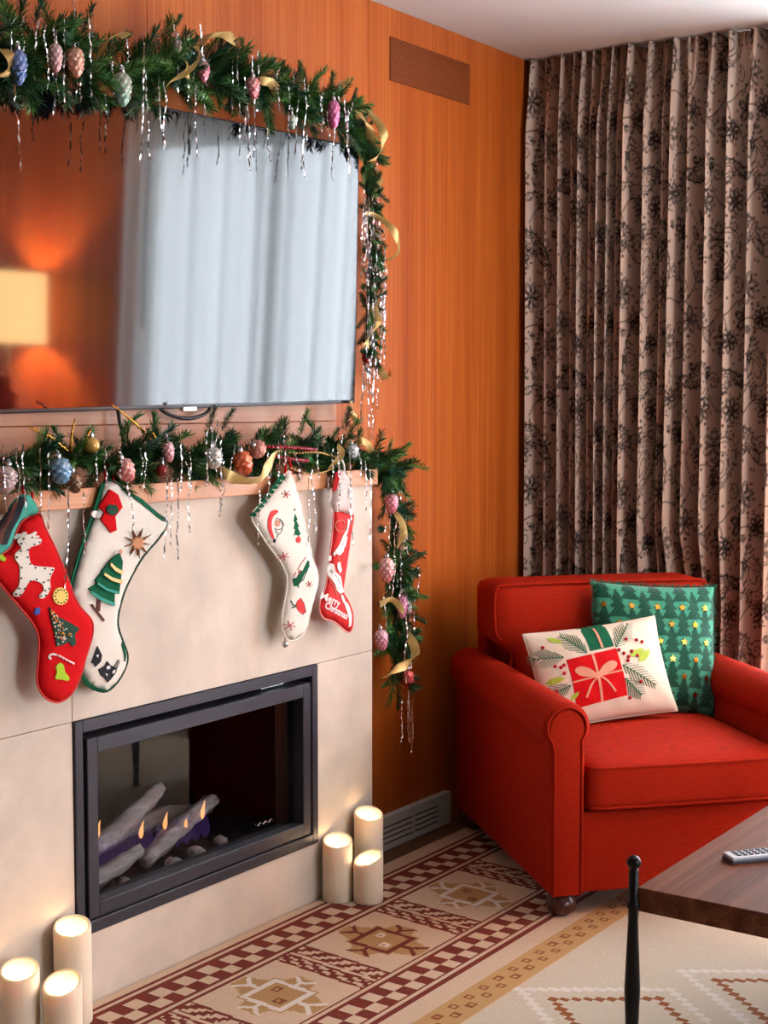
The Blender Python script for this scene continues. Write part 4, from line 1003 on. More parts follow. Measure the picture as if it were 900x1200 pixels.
orn = [  # px, py, x, height px, width px, body, tips, label, tilt
 (21, 79, .215, 42, 19, (40, 78, 150), (140, 165, 205), 'blue glass pine cone ornament in the television garland', 0),
 (65, 68, .205, 34, 15, (200, 110, 120), (235, 220, 215), 'pinkish white glass cone left of the peach cone, television garland', 0),
 (88, 73, .205, 36, 19, (206, 128, 98), (230, 190, 165), 'peach glass pine cone ornament above the television', .1),
 (143, 105, .215, 40, 20, (60, 140, 110), (222, 215, 200), 'green tipped white glass cone hanging above the television', 0),
 (209, 62, .185, 30, 13, (190, 90, 80), (205, 205, 205), 'small silver red cone under the upright garland tip', .1),
 (238, 84, .20, 24, 14, (206, 90, 110), (240, 170, 175), 'small pink glass cone between the gold ribbon loops', 0),
 (296, 104, .20, 28, 15, (200, 30, 50), (240, 190, 190), 'red and silver glass cone above middle of television', 0),
 (342, 143, .195, 18, 9, (70, 130, 100), (225, 220, 210), 'tiny green white cone near the top of television', 0),
 (391, 134, .19, 34, 13, (206, 60, 130), (238, 150, 190), 'magenta glass cone near the television top right corner', 0),
 (429, 420, .08, 12, 9, (140, 16, 24), (190, 60, 60), 'small dark red ball low beside the television edge', 0),
 (6, 563, .20, 34, 24, (170, 140, 140), (225, 205, 200), 'large silver pink glass cone at the left mantel end', -.3),
 (70, 552, .205, 32, 24, (70, 120, 160), (150, 185, 205), 'blue glass pine cone ornament on the mantel', .2),
 (147, 551, .205, 30, 20, (196, 40, 44), (235, 190, 180), 'red frosted glass cone above the small red stocking', .5),
 (197, 529, .195, 26, 13, (206, 120, 130), (235, 200, 200), 'slender pink glass cone left of middle on mantel', .2),
 (250, 537, .20, 26, 19, (190, 180, 170), (235, 228, 220), 'silver white glass cone next to the ribbon on mantel', .1),
 (285, 543, .205, 30, 20, (206, 70, 40), (240, 130, 80), 'orange red glass cone in the middle of the mantel', .4),
 (302, 527, .19, 18, 20, (214, 110, 90), (245, 180, 160), 'salmon pink cone lying sideways right of the orange cone', 1.1),
 (413, 530, .19, 18, 14, (170, 175, 175), (225, 225, 225), 'silver glass cone near the right end of mantel', .2),
 (459, 590, .13, 24, 14, (206, 60, 90), (245, 190, 200), 'pink frosted cone topmost in the hanging garland tail', 0),
 (471, 633, .115, 26, 12, (196, 160, 120), (235, 220, 200), 'champagne white cone on right edge of garland tail', 0),
 (453, 668, .135, 30, 16, (196, 40, 50), (232, 215, 205), 'silver cone with red base in the garland tail', 0),
 (471, 710, .115, 30, 12, (206, 100, 140), (242, 180, 205), 'smooth pink cone low in the hanging garland tail', 0),
 (447, 750, .135, 26, 14, (190, 30, 80), (225, 200, 210), 'magenta silver cone at left of the garland tail', .2),
 (478, 797, .115, 24, 13, (206, 20, 34), (240, 120, 120), 'red berry-like cone lowest in the garland tail', 0)]
for px_, py_, xx, hp, wp, c1, c2, lb, tl in orn:
    p = ux(px_, py_, xx); k = ((p-CAM)@_f)/FPX
    cone_ornament(p, hp*k*1.02, wp*k*1.08, c1, c2, lb, tl, 'ball' if 'ball' in lb else 'cone', 'pine cone ornaments on the garlands')
# gold ball, dark red cluster, natural cone
for px_, py_, xx, r_, c1, c2, lb in ((107, 522, .17, .020, (196, 140, 50), (240, 210, 130), 'shiny gold ball among gold twigs on the mantel'), (190, 552, .195, .016, (120, 16, 24), (190, 60, 60), 'dark red glittered ball beside pink cone on mantel')):
    cone_ornament(ux(px_, py_, xx), r_*2, r_*2, c1, c2, lb, 0, 'ball', 'pine cone ornaments on the garlands')
cone_ornament(ux(87, 566, .20), .05, .034, (70, 40, 22), (150, 110, 70), 'brown natural pine cone right of the blue cone', .2, 'cone', 'pine cone ornaments on the garlands')
# glitter twigs
def twig(pts, label):
    P = smooth_poly([ux(a, b_, c) for a, b_, c in pts], 6, False); n = len(P); mb = MB().tube(P, [.0042-.003*i/(n-1) for i in range(n)], 6)
    for i in range(2, n-1):
        mb.ball(P[i]+np.array([0, .001*(-1)**i, .002*(-1)**i]), .0046-.0026*i/n, 6)
    tag(mb.build('glitter_twig', M['gold'], None, True), label, 'twig', 'gold glitter twigs on the mantel')
twig([(80, 530, .16), (62, 514, .17), (48, 507, .17), (35, 501, .17)], 'gold glitter twig pointing left on the mantel')
twig([(84, 530, .16), (84, 510, .17), (88, 490, .17)], 'gold glitter twig standing upright on the mantel')
twig([(98, 528, .16), (102, 512, .17), (107, 503, .17)], 'short gold glitter twig right beside the gold ball')
twig([(186, 530, .16), (170, 508, .18), (154, 492, .19), (131, 474, .19)], 'longest gold glitter twig, reaching up to the television edge')
twig([(192, 530, .16), (183, 514, .17), (174, 500, .17)], 'short gold glitter twig below the longest one')
# bead sticks
def beads(pts, n, r_, m, label):
    P = smooth_poly([ux(a, b_, c) for a, b_, c in pts], 8, False); s_ = np.concatenate([[0], np.cumsum(np.linalg.norm(np.diff(P, axis=0), axis=1))])
    t = thing('bead_strand', label, 'beads', P[0], 0, 'bead strands on the mantel')
    for k in range(n):
        q_ = np.array([np.interp(s_[-1]*(k+.5)/n, s_, P[:, i]) for i in range(3)]); MB().ball(q_, r_, 8).build('bead', m, t, True)
M['redbead'] = mat('red_bead', S(150, 14, 36), .25, coat=.5); M['goldbead'] = mat('gold_bead', S(206, 170, 110), .25, metal=.8)
beads([(308, 523, .205), (330, 524, .225), (350, 525, .225), (370, 527, .215)], 20, .0056, M['redbead'], 'upper dark red bead strand on the mantel garland')
beads([(322, 534, .21), (336, 537, .22), (350, 539, .22), (361, 540, .21)], 13, .0056, M['redbead'], 'lower dark red bead strand on the mantel garland')
beads([(322, 528, .20), (345, 531, .225), (372, 530, .225), (395, 536, .20)], 24, .0034, M['goldbead'], 'upper gold bead strand on the mantel garland')
beads([(330, 545, .18), (345, 550, .205), (360, 555, .205), (380, 553, .20), (396, 545, .18)], 26, .0034, M['goldbead'], 'lower gold bead strand swagging over the mantel edge')

# ================================================================== STOCKINGS
crop5 = lambda L: [(x/4.0909, 560+y/4.0893) for x, y in L]
crop6 = lambda L: [(270+x/5, 540+y/5) for x, y in L]
def stocking(name, label, poly_px, xplane, T, mats):
    P = np.array([at(a, b_, x=xplane)[1:] for a, b_ in poly_px]); P = smooth_poly(P, 3)
    pf = Puff(P, T, .045, (xplane, 0, 0), (0, 1, 0), (0, 0, 1), (1, 0, 0), T*.6)
    t = thing(name, label, 'stocking', (xplane, P[:, 0].mean(), P[:, 1].min()), 0, 'christmas stockings on the mantel')
    pf.body('body', mats, t, .014)
    conv = lambda L: np.array([at(a, b_, x=xplane+T)[1:] for a, b_ in L])
    return t, pf, P, conv
def seam(pf, P, t, m, r_=.0028, name='stitched_edge', sel=None):
    Q = P if sel is None else P[sel]; V3 = np.column_stack([np.full(len(Q), pf.O[0]+.001), Q]); MB().tube(V3, r_, 6, closed=sel is None).build(name, m, t, True)
def loop_(t, p, m):
    p = np.array(p); MB().tube(smooth_poly([p+np.array([0, -.012, -.03]), p+np.array([.0, -.012, .02]), p+np.array([-.012, 0, .045]), p+np.array([0, .012, .02]), p+np.array([0, .012, -.03])], 5, False), .003, 6).build('hanging_loop', m, t, True)
    hk = MB().tube(smooth_poly([p+np.array([-.03, 0, .04]), p+np.array([-.015, 0, .055]), p+np.array([0, 0, .045]), p+np.array([.006, 0, .036])], 5, False), .0022, 6)
    hk.build('hook', M['silver'], t, True)
# 2: white felt with green binding (hangs behind the red one)
X2 = .178
t2, pf2, P2, cv2 = stocking('christmas_stocking', 'white felt stocking with green binding, sequin tree and gold starburst', crop5([(500, 20), (545, 18), (600, 60), (680, 112), (750, 170), (800, 215), (760, 290), (690, 370), (630, 470), (590, 560), (565, 660), (566, 720), (590, 790), (610, 850), (600, 910), (560, 980), (510, 1022), (460, 1016), (420, 985), (392, 935), (390, 880), (395, 800), (385, 700), (355, 610), (345, 530), (368, 440), (400, 330), (440, 215), (470, 130)]), X2, .012, M['felt_white'])
seam(pf2, P2, t2, M['felt_dgreen'], .0032, 'green_binding')
def px_patch(pf, cv, L, name, m, t, off=.0015, step=.01, down=.003, sm=0, crop=crop5, mb=None):
    Q = cv(crop(L)); Q = smooth_poly(Q, sm) if sm else Q
    return patch(pf, Q, name, m, t, off, step, down, mb=mb)
px_patch(pf2, cv2, [(498, 30), (515, 30), (475, 150), (445, 230), (405, 350), (372, 460), (352, 535), (347, 520), (372, 430), (402, 325), (442, 208), (472, 122)], 'green_side_band', M['felt_green'], t2, .003, None)
px_patch(pf2, cv2, [(595, 58), (640, 68), (700, 105), (760, 165), (798, 212), (780, 204), (735, 168), (680, 122), (630, 82)], 'green_top_band', M['felt_green'], t2, .003, None)
px_patch(pf2, cv2, [(395, 930), (410, 945), (440, 985), (480, 1010), (520, 1016), (505, 1026), (460, 1020), (420, 990)], 'green_toe_band', M['felt_green'], t2, .003, None)
px_patch(pf2, cv2, [(590, 788), (602, 815), (608, 850), (600, 880), (596, 840), (585, 800)], 'green_heel_band', M['felt_green'], t2, .003, None)
px_patch(pf2, cv2, [(525, 55), (560, 80), (580, 140), (545, 185), (552, 250), (525, 262), (483, 200), (500, 165), (482, 140)], 'small_red_stocking', M['felt_red'], t2, .006, .012, .006)
px_patch(pf2, cv2, [(455+18*math.cos(a)+12, 175+18*math.sin(a)) for a in np.linspace(0, 6.28, 12)[:-1]], 'white_pompom', M['thread_white'], t2, .006, None, .006)
px_patch(pf2, cv2, [(528+26*math.cos(a), 152+26*math.sin(a)*(1+.1*math.sin(5*a))) for a in np.linspace(0, 6.28, 14)[:-1]], 'green_wreath', M['felt_dgreen'], t2, .010, None, .006)
px_patch(pf2, cv2, [(655+(62 if k % 2 == 0 else 22)*math.cos(math.pi*k/9+.1), 312+(62 if k % 2 == 0 else 22)*math.sin(math.pi*k/9+.1)) for k in range(18)], 'gold_starburst', M['sequin_gold'], t2, .006, None, .005)
for k in range(9):
    a = 2*math.pi*k/9+.1; px_patch(pf2, cv2, [(655+30*math.cos(a-.06), 312+30*math.sin(a-.06)), (655+74*math.cos(a), 312+74*math.sin(a)), (655+30*math.cos(a+.06), 312+30*math.sin(a+.06))], 'starburst_ray', M['felt_brown'], t2, .008, None, .003)
for z_, L, m in ((0, [(420, 530), (470, 500), (545, 540), (545, 612), (500, 585), (450, 560)], 'felt_green'), (1, [(450, 490), (490, 440), (570, 500), (565, 556), (520, 540), (470, 520)], 'felt_green'), (2, [(480, 445), (515, 400), (572, 440), (568, 505), (530, 480)], 'felt_green'), (3, [(512, 400), (560, 358), (575, 400), (570, 462), (540, 430)], 'felt_green')):
    px_patch(pf2, cv2, L, 'tree_tier', M[m], t2, .004+z_*.002, None, .005)
for L in ([(515, 405), (540, 428), (572, 445), (568, 462), (535, 445), (512, 420)], [(484, 452), (520, 475), (570, 490), (566, 505), (520, 492), (482, 465)]): px_patch(pf2, cv2, L, 'sequin_garland', M['goldribbon'], t2, .013, None, .003)
for L in ([(455, 498), (500, 528), (560, 545), (556, 556), (500, 540), (455, 510)], [(425, 540), (470, 570), (540, 600), (536, 612), (470, 585), (425, 552)]): px_patch(pf2, cv2, L, 'sequin_trim', M['felt_teal'], t2, .010, None, .003)
px_patch(pf2, cv2, [(462, 580), (480, 590), (476, 640), (460, 632)], 'tree_trunk', M['felt_brown'], t2, .003, None); px_patch(pf2, cv2, [(432, 608), (438, 604), (498, 680), (492, 688)], 'tree_stand', M['felt_brown'], t2, .004, None)
px_patch(pf2, cv2, [(560+14*c_*math.cos(a), 352+14*c_*math.sin(a)) for a, c_ in [(math.pi*k/5, 1 if k % 2 == 0 else .4) for k in range(10)]], 'tree_star', M['thread_pink'], t2, .014, None)
px_patch(pf2, cv2, [(438, 885), (465, 806), (486, 850), (480, 880), (455, 905), (448, 890)], 'dark_fir', M['felt_black'], t2, .003, None)
px_patch(pf2, cv2, [(470, 918), (500, 900), (510, 878), (530, 900), (558, 905), (555, 930), (530, 965), (515, 980), (500, 960), (482, 945)], 'dark_house', M['felt_black'], t2, .003, None)
for L in ([(505, 905), (520, 898), (524, 912), (508, 918)], [(535, 925), (548, 918), (546, 932), (534, 938)], [(498, 935), (512, 940), (508, 950)], [(455, 850), (468, 846), (464, 862)]): px_patch(pf2, cv2, L, 'snow_stitch', M['thread_white'], t2, .0045, None)
px_patch(pf2, cv2, [(545, 905), (565, 870), (572, 880), (558, 915)], 'smoke_thread', M['thread_gray'], t2, .003, None)
loop_(t2, np.append([X2], at(*crop5([(525, 20)])[0], x=X2)[1:]), M['felt_red'])
# 1: red felt with reindeer
X1 = .200
t1, pf1, P1, cv1 = stocking('christmas_stocking', 'red felt stocking with white reindeer and teal cuff, at left edge', crop5([(185, 168), (215, 240), (270, 350), (330, 500), (350, 560), (385, 620), (430, 670), (445, 712), (438, 770), (410, 860), (385, 950), (345, 1030), (300, 1068), (258, 1075), (212, 1050), (185, 1010), (175, 960), (180, 880), (185, 800), (178, 745), (150, 690), (100, 628), (40, 558), (0, 510), (-60, 445), (-50, 390), (10, 362), (55, 325), (80, 250), (115, 198)]), X1, .016, M['felt_red'])
seam(pf1, P1, t1, mat('coral_edge', S(214, 60, 52), .8), .0024)
pp1 = lambda L, n, m, off=.002, step=.012, sm=0, dn=.003: px_patch(pf1, cv1, L, n, M[m], t1, off, step, dn, sm)
cuff = crop5([(140, 78), (165, 105), (184, 135), (186, 170), (115, 200), (82, 252), (56, 328), (10, 366), (-50, 394), (-90, 350), (-40, 270), (10, 215), (55, 130), (100, 82)])
Qc = np.array([at(a, b_, x=X1+.01)[1:] for a, b_ in cuff]); pc = Puff(smooth_poly(Qc, 3), .012, .03, (X1+.006, 0, 0), (0, 1, 0), (0, 0, 1), (1, 0, 0), .012); pc.body('cuff', M['felt_teal'], t1, .012)
for L, m in (([(112, 90), (130, 92), (95, 190), (60, 250), (35, 320), (10, 322), (30, 260), (60, 200), (90, 130)], 'felt_black'), ([(80, 120), (96, 112), (62, 200), (30, 250), (10, 320), (-10, 312), (10, 250), (45, 190)], 'felt_brown'), ([(50, 165), (70, 140), (40, 210), (10, 260), (-8, 305), (-20, 300), (0, 240)], 'felt_black')):
    patch(pc, np.array([at(a, b_, x=X1+.02)[1:] for a, b_ in crop5(L)]), 'cuff_stripe', M[m], t1, .002, None)
pp1([(95, 310), (100, 290), (120, 280), (150, 275), (165, 290), (195, 292), (190, 315), (165, 325), (135, 340), (140, 400), (160, 420), (205, 425), (240, 428), (258, 432), (245, 460), (235, 490), (238, 530), (215, 570), (190, 578), (185, 562), (205, 540), (200, 510), (160, 490), (130, 505), (115, 540), (100, 568), (78, 568), (75, 550), (90, 515), (92, 470), (90, 420), (75, 395), (75, 370), (92, 350), (105, 335)], 'reindeer', 'felt_white', .003, .012, 2)
pp1([(118, 296), (104, 282), (92, 296), (84, 290), (98, 270), (112, 268), (120, 258), (130, 262), (126, 274), (150, 268), (166, 256), (174, 262), (164, 278), (182, 276), (186, 284), (150, 290)], 'antlers', 'felt_white', .0036, None)
mb = MB()
rd_ = [(100, 350), (80, 380), (98, 430), (98, 480), (90, 530), (82, 558), (100, 560), (115, 530), (140, 495), (170, 485), (205, 500), (212, 540), (192, 566), (215, 562), (230, 530), (226, 490), (236, 460), (246, 440), (210, 434), (165, 430), (140, 412), (128, 380), (130, 345), (160, 318), (185, 308), (150, 285), (115, 292), (105, 315)]
for a, b_ in rd_: patch(pf1, disc(cv1(crop5([(a, b_)]))[0], .0021, 6), '', None, None, .0050, None, .002, mb=mb)
mb.build('reindeer_sequins', M['felt_black'], t1)
pp1([(288+38*math.cos(a), 567+42*math.sin(a)) for a in np.linspace(0, 6.28, 18)[:-1]], 'yellow_moon', 'felt_yellow', .003, .012)
mb = MB()
for k in range(12):
    a = 2*math.pi*k/12; patch(pf1, disc(cv1(crop5([(288+29*math.cos(a), 567+32*math.sin(a))]))[0], .0018, 6), '', None, None, .0050, None, .002, mb=mb)
mb.build('moon_sequins', M['felt_dgreen'], t1)
pp1([(232, 618), (275, 665), (345, 700), (378, 722), (355, 750), (362, 795), (345, 808), (325, 785), (300, 800), (268, 808), (258, 740), (238, 665)], 'green_tree', 'felt_dgreen', .003, .012)
r6 = np.random.default_rng(4)
for nm, m in (('white_beads', 'thread_white'), ('pink_beads', 'thread_pink'), ('gold_beads', 'gold')):
    mb = MB()
    for _ in range(24):
        t_ = r6.uniform(.1, .95); c0 = np.array([232, 618])+(np.array([310, 790])-np.array([232, 618]))*t_; c0 = c0+np.array([.85, -.5])*r6.uniform(-48, 48)*t_
        mb.ball(pf1.pos(cv1(crop5([tuple(c0)])), .004)[0], .0021, 6)
    mb.build(nm, M[m], t1)
mb = MB(); Pc = [at(a, b_, x=X1+.016)[1:] for a, b_ in crop5([(245, 868), (236, 858), (246, 846), (262, 846), (290, 858), (320, 875), (352, 890)])]
patch(pf1, stroke(smooth_poly(Pc, 4, False), None, .0042), 'candy_cane', M['thread_white'], t1, .003, None)
for k in range(5):
    a = (268+k*17, 846+k*10); patch(pf1, stroke(cv1(crop5([a]))[0], cv1(crop5([(a[0]+10, a[1]+9)]))[0], .002), '', None, None, .0042, None, .002, mb=mb)
mb.build('cane_stripes', M['felt_bred'], t1)
pp1([(262, 962), (270, 930), (265, 905), (285, 886), (302, 900), (308, 930), (328, 955), (322, 972), (290, 966)], 'lime_bell', 'felt_lime', .003, .012, 3)
pp1([(170, 625), (190, 622), (192, 645), (182, 660), (168, 650)], 'blue_sequin', 'felt_blue', .003, None); pp1([(10, 375), (28, 368), (34, 388), (24, 402), (10, 395)], 'green_sequin', 'felt_lime', .003, None)
loop_(t1, np.append([X1], at(*crop5([(132, 88)])[0], x=X1)[1:]), M['felt_red'])
# 3: white cross-stitched stocking
X3 = .195
c6 = crop6
t3, pf3, P3_, cv3 = stocking('christmas_stocking', 'white cross-stitched stocking with green scalloped cuff and silver bell', c6([(340, 58), (370, 122), (400, 222), (430, 330), (455, 450), (480, 570), (506, 645), (512, 700), (495, 775), (472, 860), (456, 930), (440, 990), (410, 1030), (372, 1052), (335, 1050), (309, 1010), (298, 960), (302, 890), (318, 810), (330, 725), (327, 670), (290, 590), (230, 510), (170, 420), (120, 322), (190, 235), (265, 145)]), X3, .016, M['felt_white'])
seam(pf3, P3_, t3, M['felt_white'], .0026)
pp3 = lambda L, n, m, off=.0016, step=None, sm=0: px_patch(pf3, cv3, L, n, M[m], t3, off, step, .002, sm, c6)
sc3 = []
for k in range(9):
    t_ = k/9; a0 = np.array([330, 82])+(np.array([136, 326])-np.array([330, 82]))*t_; a1 = np.array([330, 82])+(np.array([136, 326])-np.array([330, 82]))*(t_+.111); m_ = (a0+a1)/2+np.array([15, 12])
    sc3 += [tuple(a0+np.array([3, 2])), tuple(a0*.75+a1*.25+np.array([12, 9])), tuple(m_), tuple(a0*.25+a1*.75+np.array([12, 9]))]
pp3([(136, 326), (140, 334)][:1]+[tuple(p) for p in sc3[::-1]]+[(326, 78)], 'scalloped_band', 'felt_green')
pp3([(222, 330), (240, 295), (268, 288), (278, 300), (256, 318), (240, 350), (242, 400), (258, 450), (250, 455), (228, 410), (220, 370)], 'santa_hat', 'felt_bred', .002, None, 2)
for cc, rr, m, nm in (((275, 365), 16, 'thread_pink', 'santa_face'), ((275, 345), 5, 'thread_white', 'hat_trim')): pp3([(cc[0]+rr*math.cos(a), cc[1]+rr*1.3*math.sin(a)) for a in np.linspace(0, 6.28, 12)[:-1]], nm, m)
def strokes(pf, cv, L, name, m, t, w=.0016, crop=c6, off=.002):
    mb = MB()
    for l in L: patch(pf, stroke(cv(crop(l)), None, w), '', None, None, off, None, .0015, mb=mb)
    mb.build(name, M[m], t)
strokes(pf3, cv3, [[(262, 340), (275, 335), (292, 350)], [(266, 372), (282, 378)], [(258, 395), (275, 405), (295, 398)], [(270, 355), (272, 362)], [(284, 356), (286, 363)]], 'face_stitching', 'felt_black', t3, .0014)
strokes(pf3, cv3, [[(290, 340), (306, 370), (300, 410), (285, 430)], [(262, 410), (280, 430), (272, 455)], [(300, 350), (314, 380)]], 'beard_stitching', 'thread_gray', t3, .0014)
pp3([(258, 455), (270, 462), (268, 482), (258, 478)], 'hat_bobble', 'felt_black')
pp3([(378, 312), (392, 345), (384, 350), (402, 385), (392, 390), (410, 428), (398, 440), (376, 430), (370, 445), (380, 400), (370, 400), (378, 360), (370, 355)], 'stitched_tree', 'felt_green')
pp3([(382, 455), (400, 440), (412, 460), (404, 482), (386, 478)], 'red_tree_pot', 'felt_bred'); pp3([(370, 284), (378, 280), (380, 290), (372, 292)], 'tree_star', 'felt_brown')
for c0, r_ in (((320, 560), 26), ((326, 196), 24), ((460, 722), 20), ((352, 966), 30)):
    strokes(pf3, cv3, [[(c0[0]-r_*math.cos(a), c0[1]-r_*math.sin(a)), (c0[0]+r_*math.cos(a), c0[1]+r_*math.sin(a))] for a in (.2, 1.25, 2.3)], 'stitched_snowflake', 'thread_red', t3, .0017)
pp3([(372, 690), (390, 685), (410, 640), (420, 650), (452, 585), (462, 588), (455, 630), (430, 665), (415, 700), (395, 735), (378, 735)], 'stitched_locomotive', 'felt_green', .002)
strokes(pf3, cv3, [[(392, 640), (410, 605), (440, 565)], [(375, 680), (385, 655)], [(396, 655), (402, 640), (412, 645), (408, 660), (398, 665)]], 'smoke_stitching', 'thread_red', t3, .0016); strokes(pf3, cv3, [[(400, 745), (395, 715), (425, 700), (440, 660), (462, 610)], [(380, 725), (410, 690)]], 'wheel_stitching', 'felt_black', t3, .0018)
pp3([(384, 840), (395, 815), (415, 808), (432, 845), (436, 890), (412, 895), (390, 870)], 'red_rocking_seat', 'felt_bred', .002); strokes(pf3, cv3, [[(405, 805), (428, 835), (440, 885), (420, 900)], [(360, 820), (372, 848), (388, 845)], [(362, 862), (385, 852)]], 'rocker_stitching', 'felt_dgreen', t3, .003)
bc = at(334, 755, x=X3); bell = MB().ball(bc, .0095, 14); bell.build('jingle_bell', M['silver'], t3, True); MB().tube([bc+np.array([0, 0, .008]), bc+np.array([0, .002, .022])], .0015, 6).build('bell_cord', M['felt_brown'], t3)
loop_(t3, np.append([X3], at(*c6([(338, 70)])[0], x=X3)[1:]), M['felt_red'])
# 4: narrow red printed stocking
t4, pf4, P4_, cv4 = stocking('christmas_stocking', 'narrow red printed stocking with white cuff and Merry Christmas lettering', c6([(607, 285), (665, 300), (720, 318), (704, 430), (690, 545), (668, 690), (660, 765), (690, 820), (716, 890), (718, 950), (706, 998), (682, 1004), (640, 970), (600, 940), (550, 925), (525, 890), (522, 832), (546, 770), (566, 680), (580, 560), (596, 420)]), X3, .014, M['felt_bred'])
seam(pf4, P4_, t4, mat('pink_edge', S(240, 150, 140), .8), .0022)
Qc = np.array([at(a, b_, x=X3+.008)[1:] for a, b_ in c6([(632, 62), (655, 55), (680, 72), (712, 150), (727, 245), (720, 324), (665, 306), (604, 284), (614, 150)])]); pc4 = Puff(smooth_poly(Qc, 3), .014, .025, (X3+.004, 0, 0), (0, 1, 0), (0, 0, 1), (1, 0, 0), .012)
pc4.body('cuff', mat('fleecy_white', S(228, 206, 198), .95, noise=.12, nscale=(90, 90, 90), bump=.8, bscale=(220, 220, 220)), t4, .010)
patch(pc4, np.array([at(a, b_, x=X3+.016)[1:] for a, b_ in c6([(634, 66), (650, 64), (628, 170), (616, 180)])]), 'red_cuff_edge', M['felt_bred'], t4, .002, None)
pp4 = lambda L, n, m, off=.002, sm=0: px_patch(pf4, cv4, L, n, M[m], t4, off, None, .002, sm, c6)
strokes(pf4, cv4, [[(648+22*math.cos(a), 382+34*math.sin(a)) for a in np.linspace(0, 5.9, 18)]], 'printed_wreath', 'thread_pink', t4, .0016)
pp4([(690, 340), (702, 345), (685, 420), (665, 470), (640, 520), (615, 560), (612, 545), (640, 490), (662, 430), (680, 400)], 'printed_garland', 'thread_white', .002); pp4([(625, 545), (650, 500), (668, 490), (660, 530), (640, 555)], 'printed_sleigh', 'thread_white', .0024)
pp4([(598, 600), (612, 605), (618, 650), (645, 680), (655, 730), (672, 770), (640, 778), (622, 760), (612, 720), (592, 680), (585, 640)], 'printed_reindeer', 'thread_white', .002)
for L in ([(668, 440), (684, 446), (672, 500), (656, 520), (654, 505)], [(628, 600), (640, 590), (650, 640), (640, 660), (626, 630)], [(646, 780), (662, 790), (676, 830), (664, 838), (652, 815)], [(592, 560), (606, 556), (604, 585), (594, 590)]): pp4(L, 'printed_leaf', 'thread_white', .0024)
strokes(pf4, cv4, [[(612, 665), (630, 690), (640, 720)], [(622, 740), (638, 750)], [(600, 640), (606, 660)]], 'print_shading', 'thread_gray', t4, .0016); strokes(pf4, cv4, [[(590, 690), (605, 740), (625, 790)], [(628, 560), (640, 590)]], 'printed_rein', 'thread_pink', t4, .0014)
pp4([(668, 840), (685, 828), (702, 860), (712, 905), (708, 970), (698, 975), (694, 930), (680, 880)], 'printed_figure', 'thread_white', .002)
def lettering(txt, c_px, size, ang, name):
    cu = bpy.data.curves.new('lettering', 'FONT'); cu.body = txt; cu.size = size; cu.align_x = 'CENTER'; cu.align_y = 'CENTER'; cu.resolution_u = 2; cu.offset = .0007
    ob = bpy.data.objects.new('lettering', cu); COL.objects.link(ob); bpy.context.view_layer.update()
    me = bpy.data.meshes.new_from_object(ob.evaluated_get(bpy.context.evaluated_depsgraph_get())); bpy.data.objects.remove(ob)
    c0 = cv4(c6([c_px]))[0]; a = R_(ang); co = np.array([tuple(v.co)[:2] for v in me.vertices]); Q = np.column_stack([c0[0]+co[:, 0]*math.cos(a)-co[:, 1]*math.sin(a), c0[1]+co[:, 0]*math.sin(a)+co[:, 1]*math.cos(a)])
    mk(name, pf4.pos(Q, .0028), [tuple(p.vertices) for p in me.polygons], M['thread_white'], t4)
lettering('Merry', (592, 815), .031, -24, 'merry_lettering'); lettering('Christmas', (622, 880), .027, -24, 'christmas_lettering')
loop_(t4, np.append([X3], at(*c6([(650, 66)])[0], x=X3)[1:]), M['thread_white'])

# ================================================================== TINSEL
def tinsel_mesh(i):
    r7 = np.random.default_rng(300+i); L_ = 1.0; n = 44; V = []; x = y = 0; tw = r7.uniform(0, 6)
    for k in range(n+1):
        z = -k/n; x += r7.normal(0, .0035); y += r7.normal(0, .0035); tw += r7.normal(.0, .9); w = .0085
        V += [(x+w*math.cos(tw), y+w*math.sin(tw), z), (x-w*math.cos(tw), y-w*math.sin(tw), z)]
    me = bpy.data.meshes.new('tinsel_strand'); me.from_pydata(V, [], [(2*k, 2*k+1, 2*k+3, 2*k+2) for k in range(n)]); me.update(); me.materials.append(M['tinsel']); return me
TIN = [tinsel_mesh(i) for i in range(9)]
rt = np.random.default_rng(77)
NEAR = {'tinsel above the television': ((21, 'blue cone'), (65, 'pinkish white cone'), (88, 'peach cone'), (143, 'green tipped cone'), (209, 'small silver red cone'), (238, 'small pink cone'), (296, 'red and silver cone'), (342, 'tiny green white cone'), (391, 'magenta cone')),
        'tinsel on the mantel': ((6, 'large silver pink cone'), (70, 'blue cone'), (107, 'gold ball'), (147, 'red frosted cone'), (197, 'slender pink cone'), (250, 'silver white cone'), (285, 'orange red cone'), (335, 'white cross-stitched stocking'), (398, 'narrow red stocking'), (436, 'mantel end')),
        'tinsel in the garland tail': ((590, 'topmost pink cone'), (633, 'champagne cone'), (668, 'silver red cone'), (710, 'smooth pink cone'), (750, 'magenta silver cone'), (797, 'lowest red cone'))}
WHERE = {'tinsel above the television': 'above the television', 'tinsel on the mantel': 'on the mantel', 'tinsel in the garland tail': 'in garland tail'}
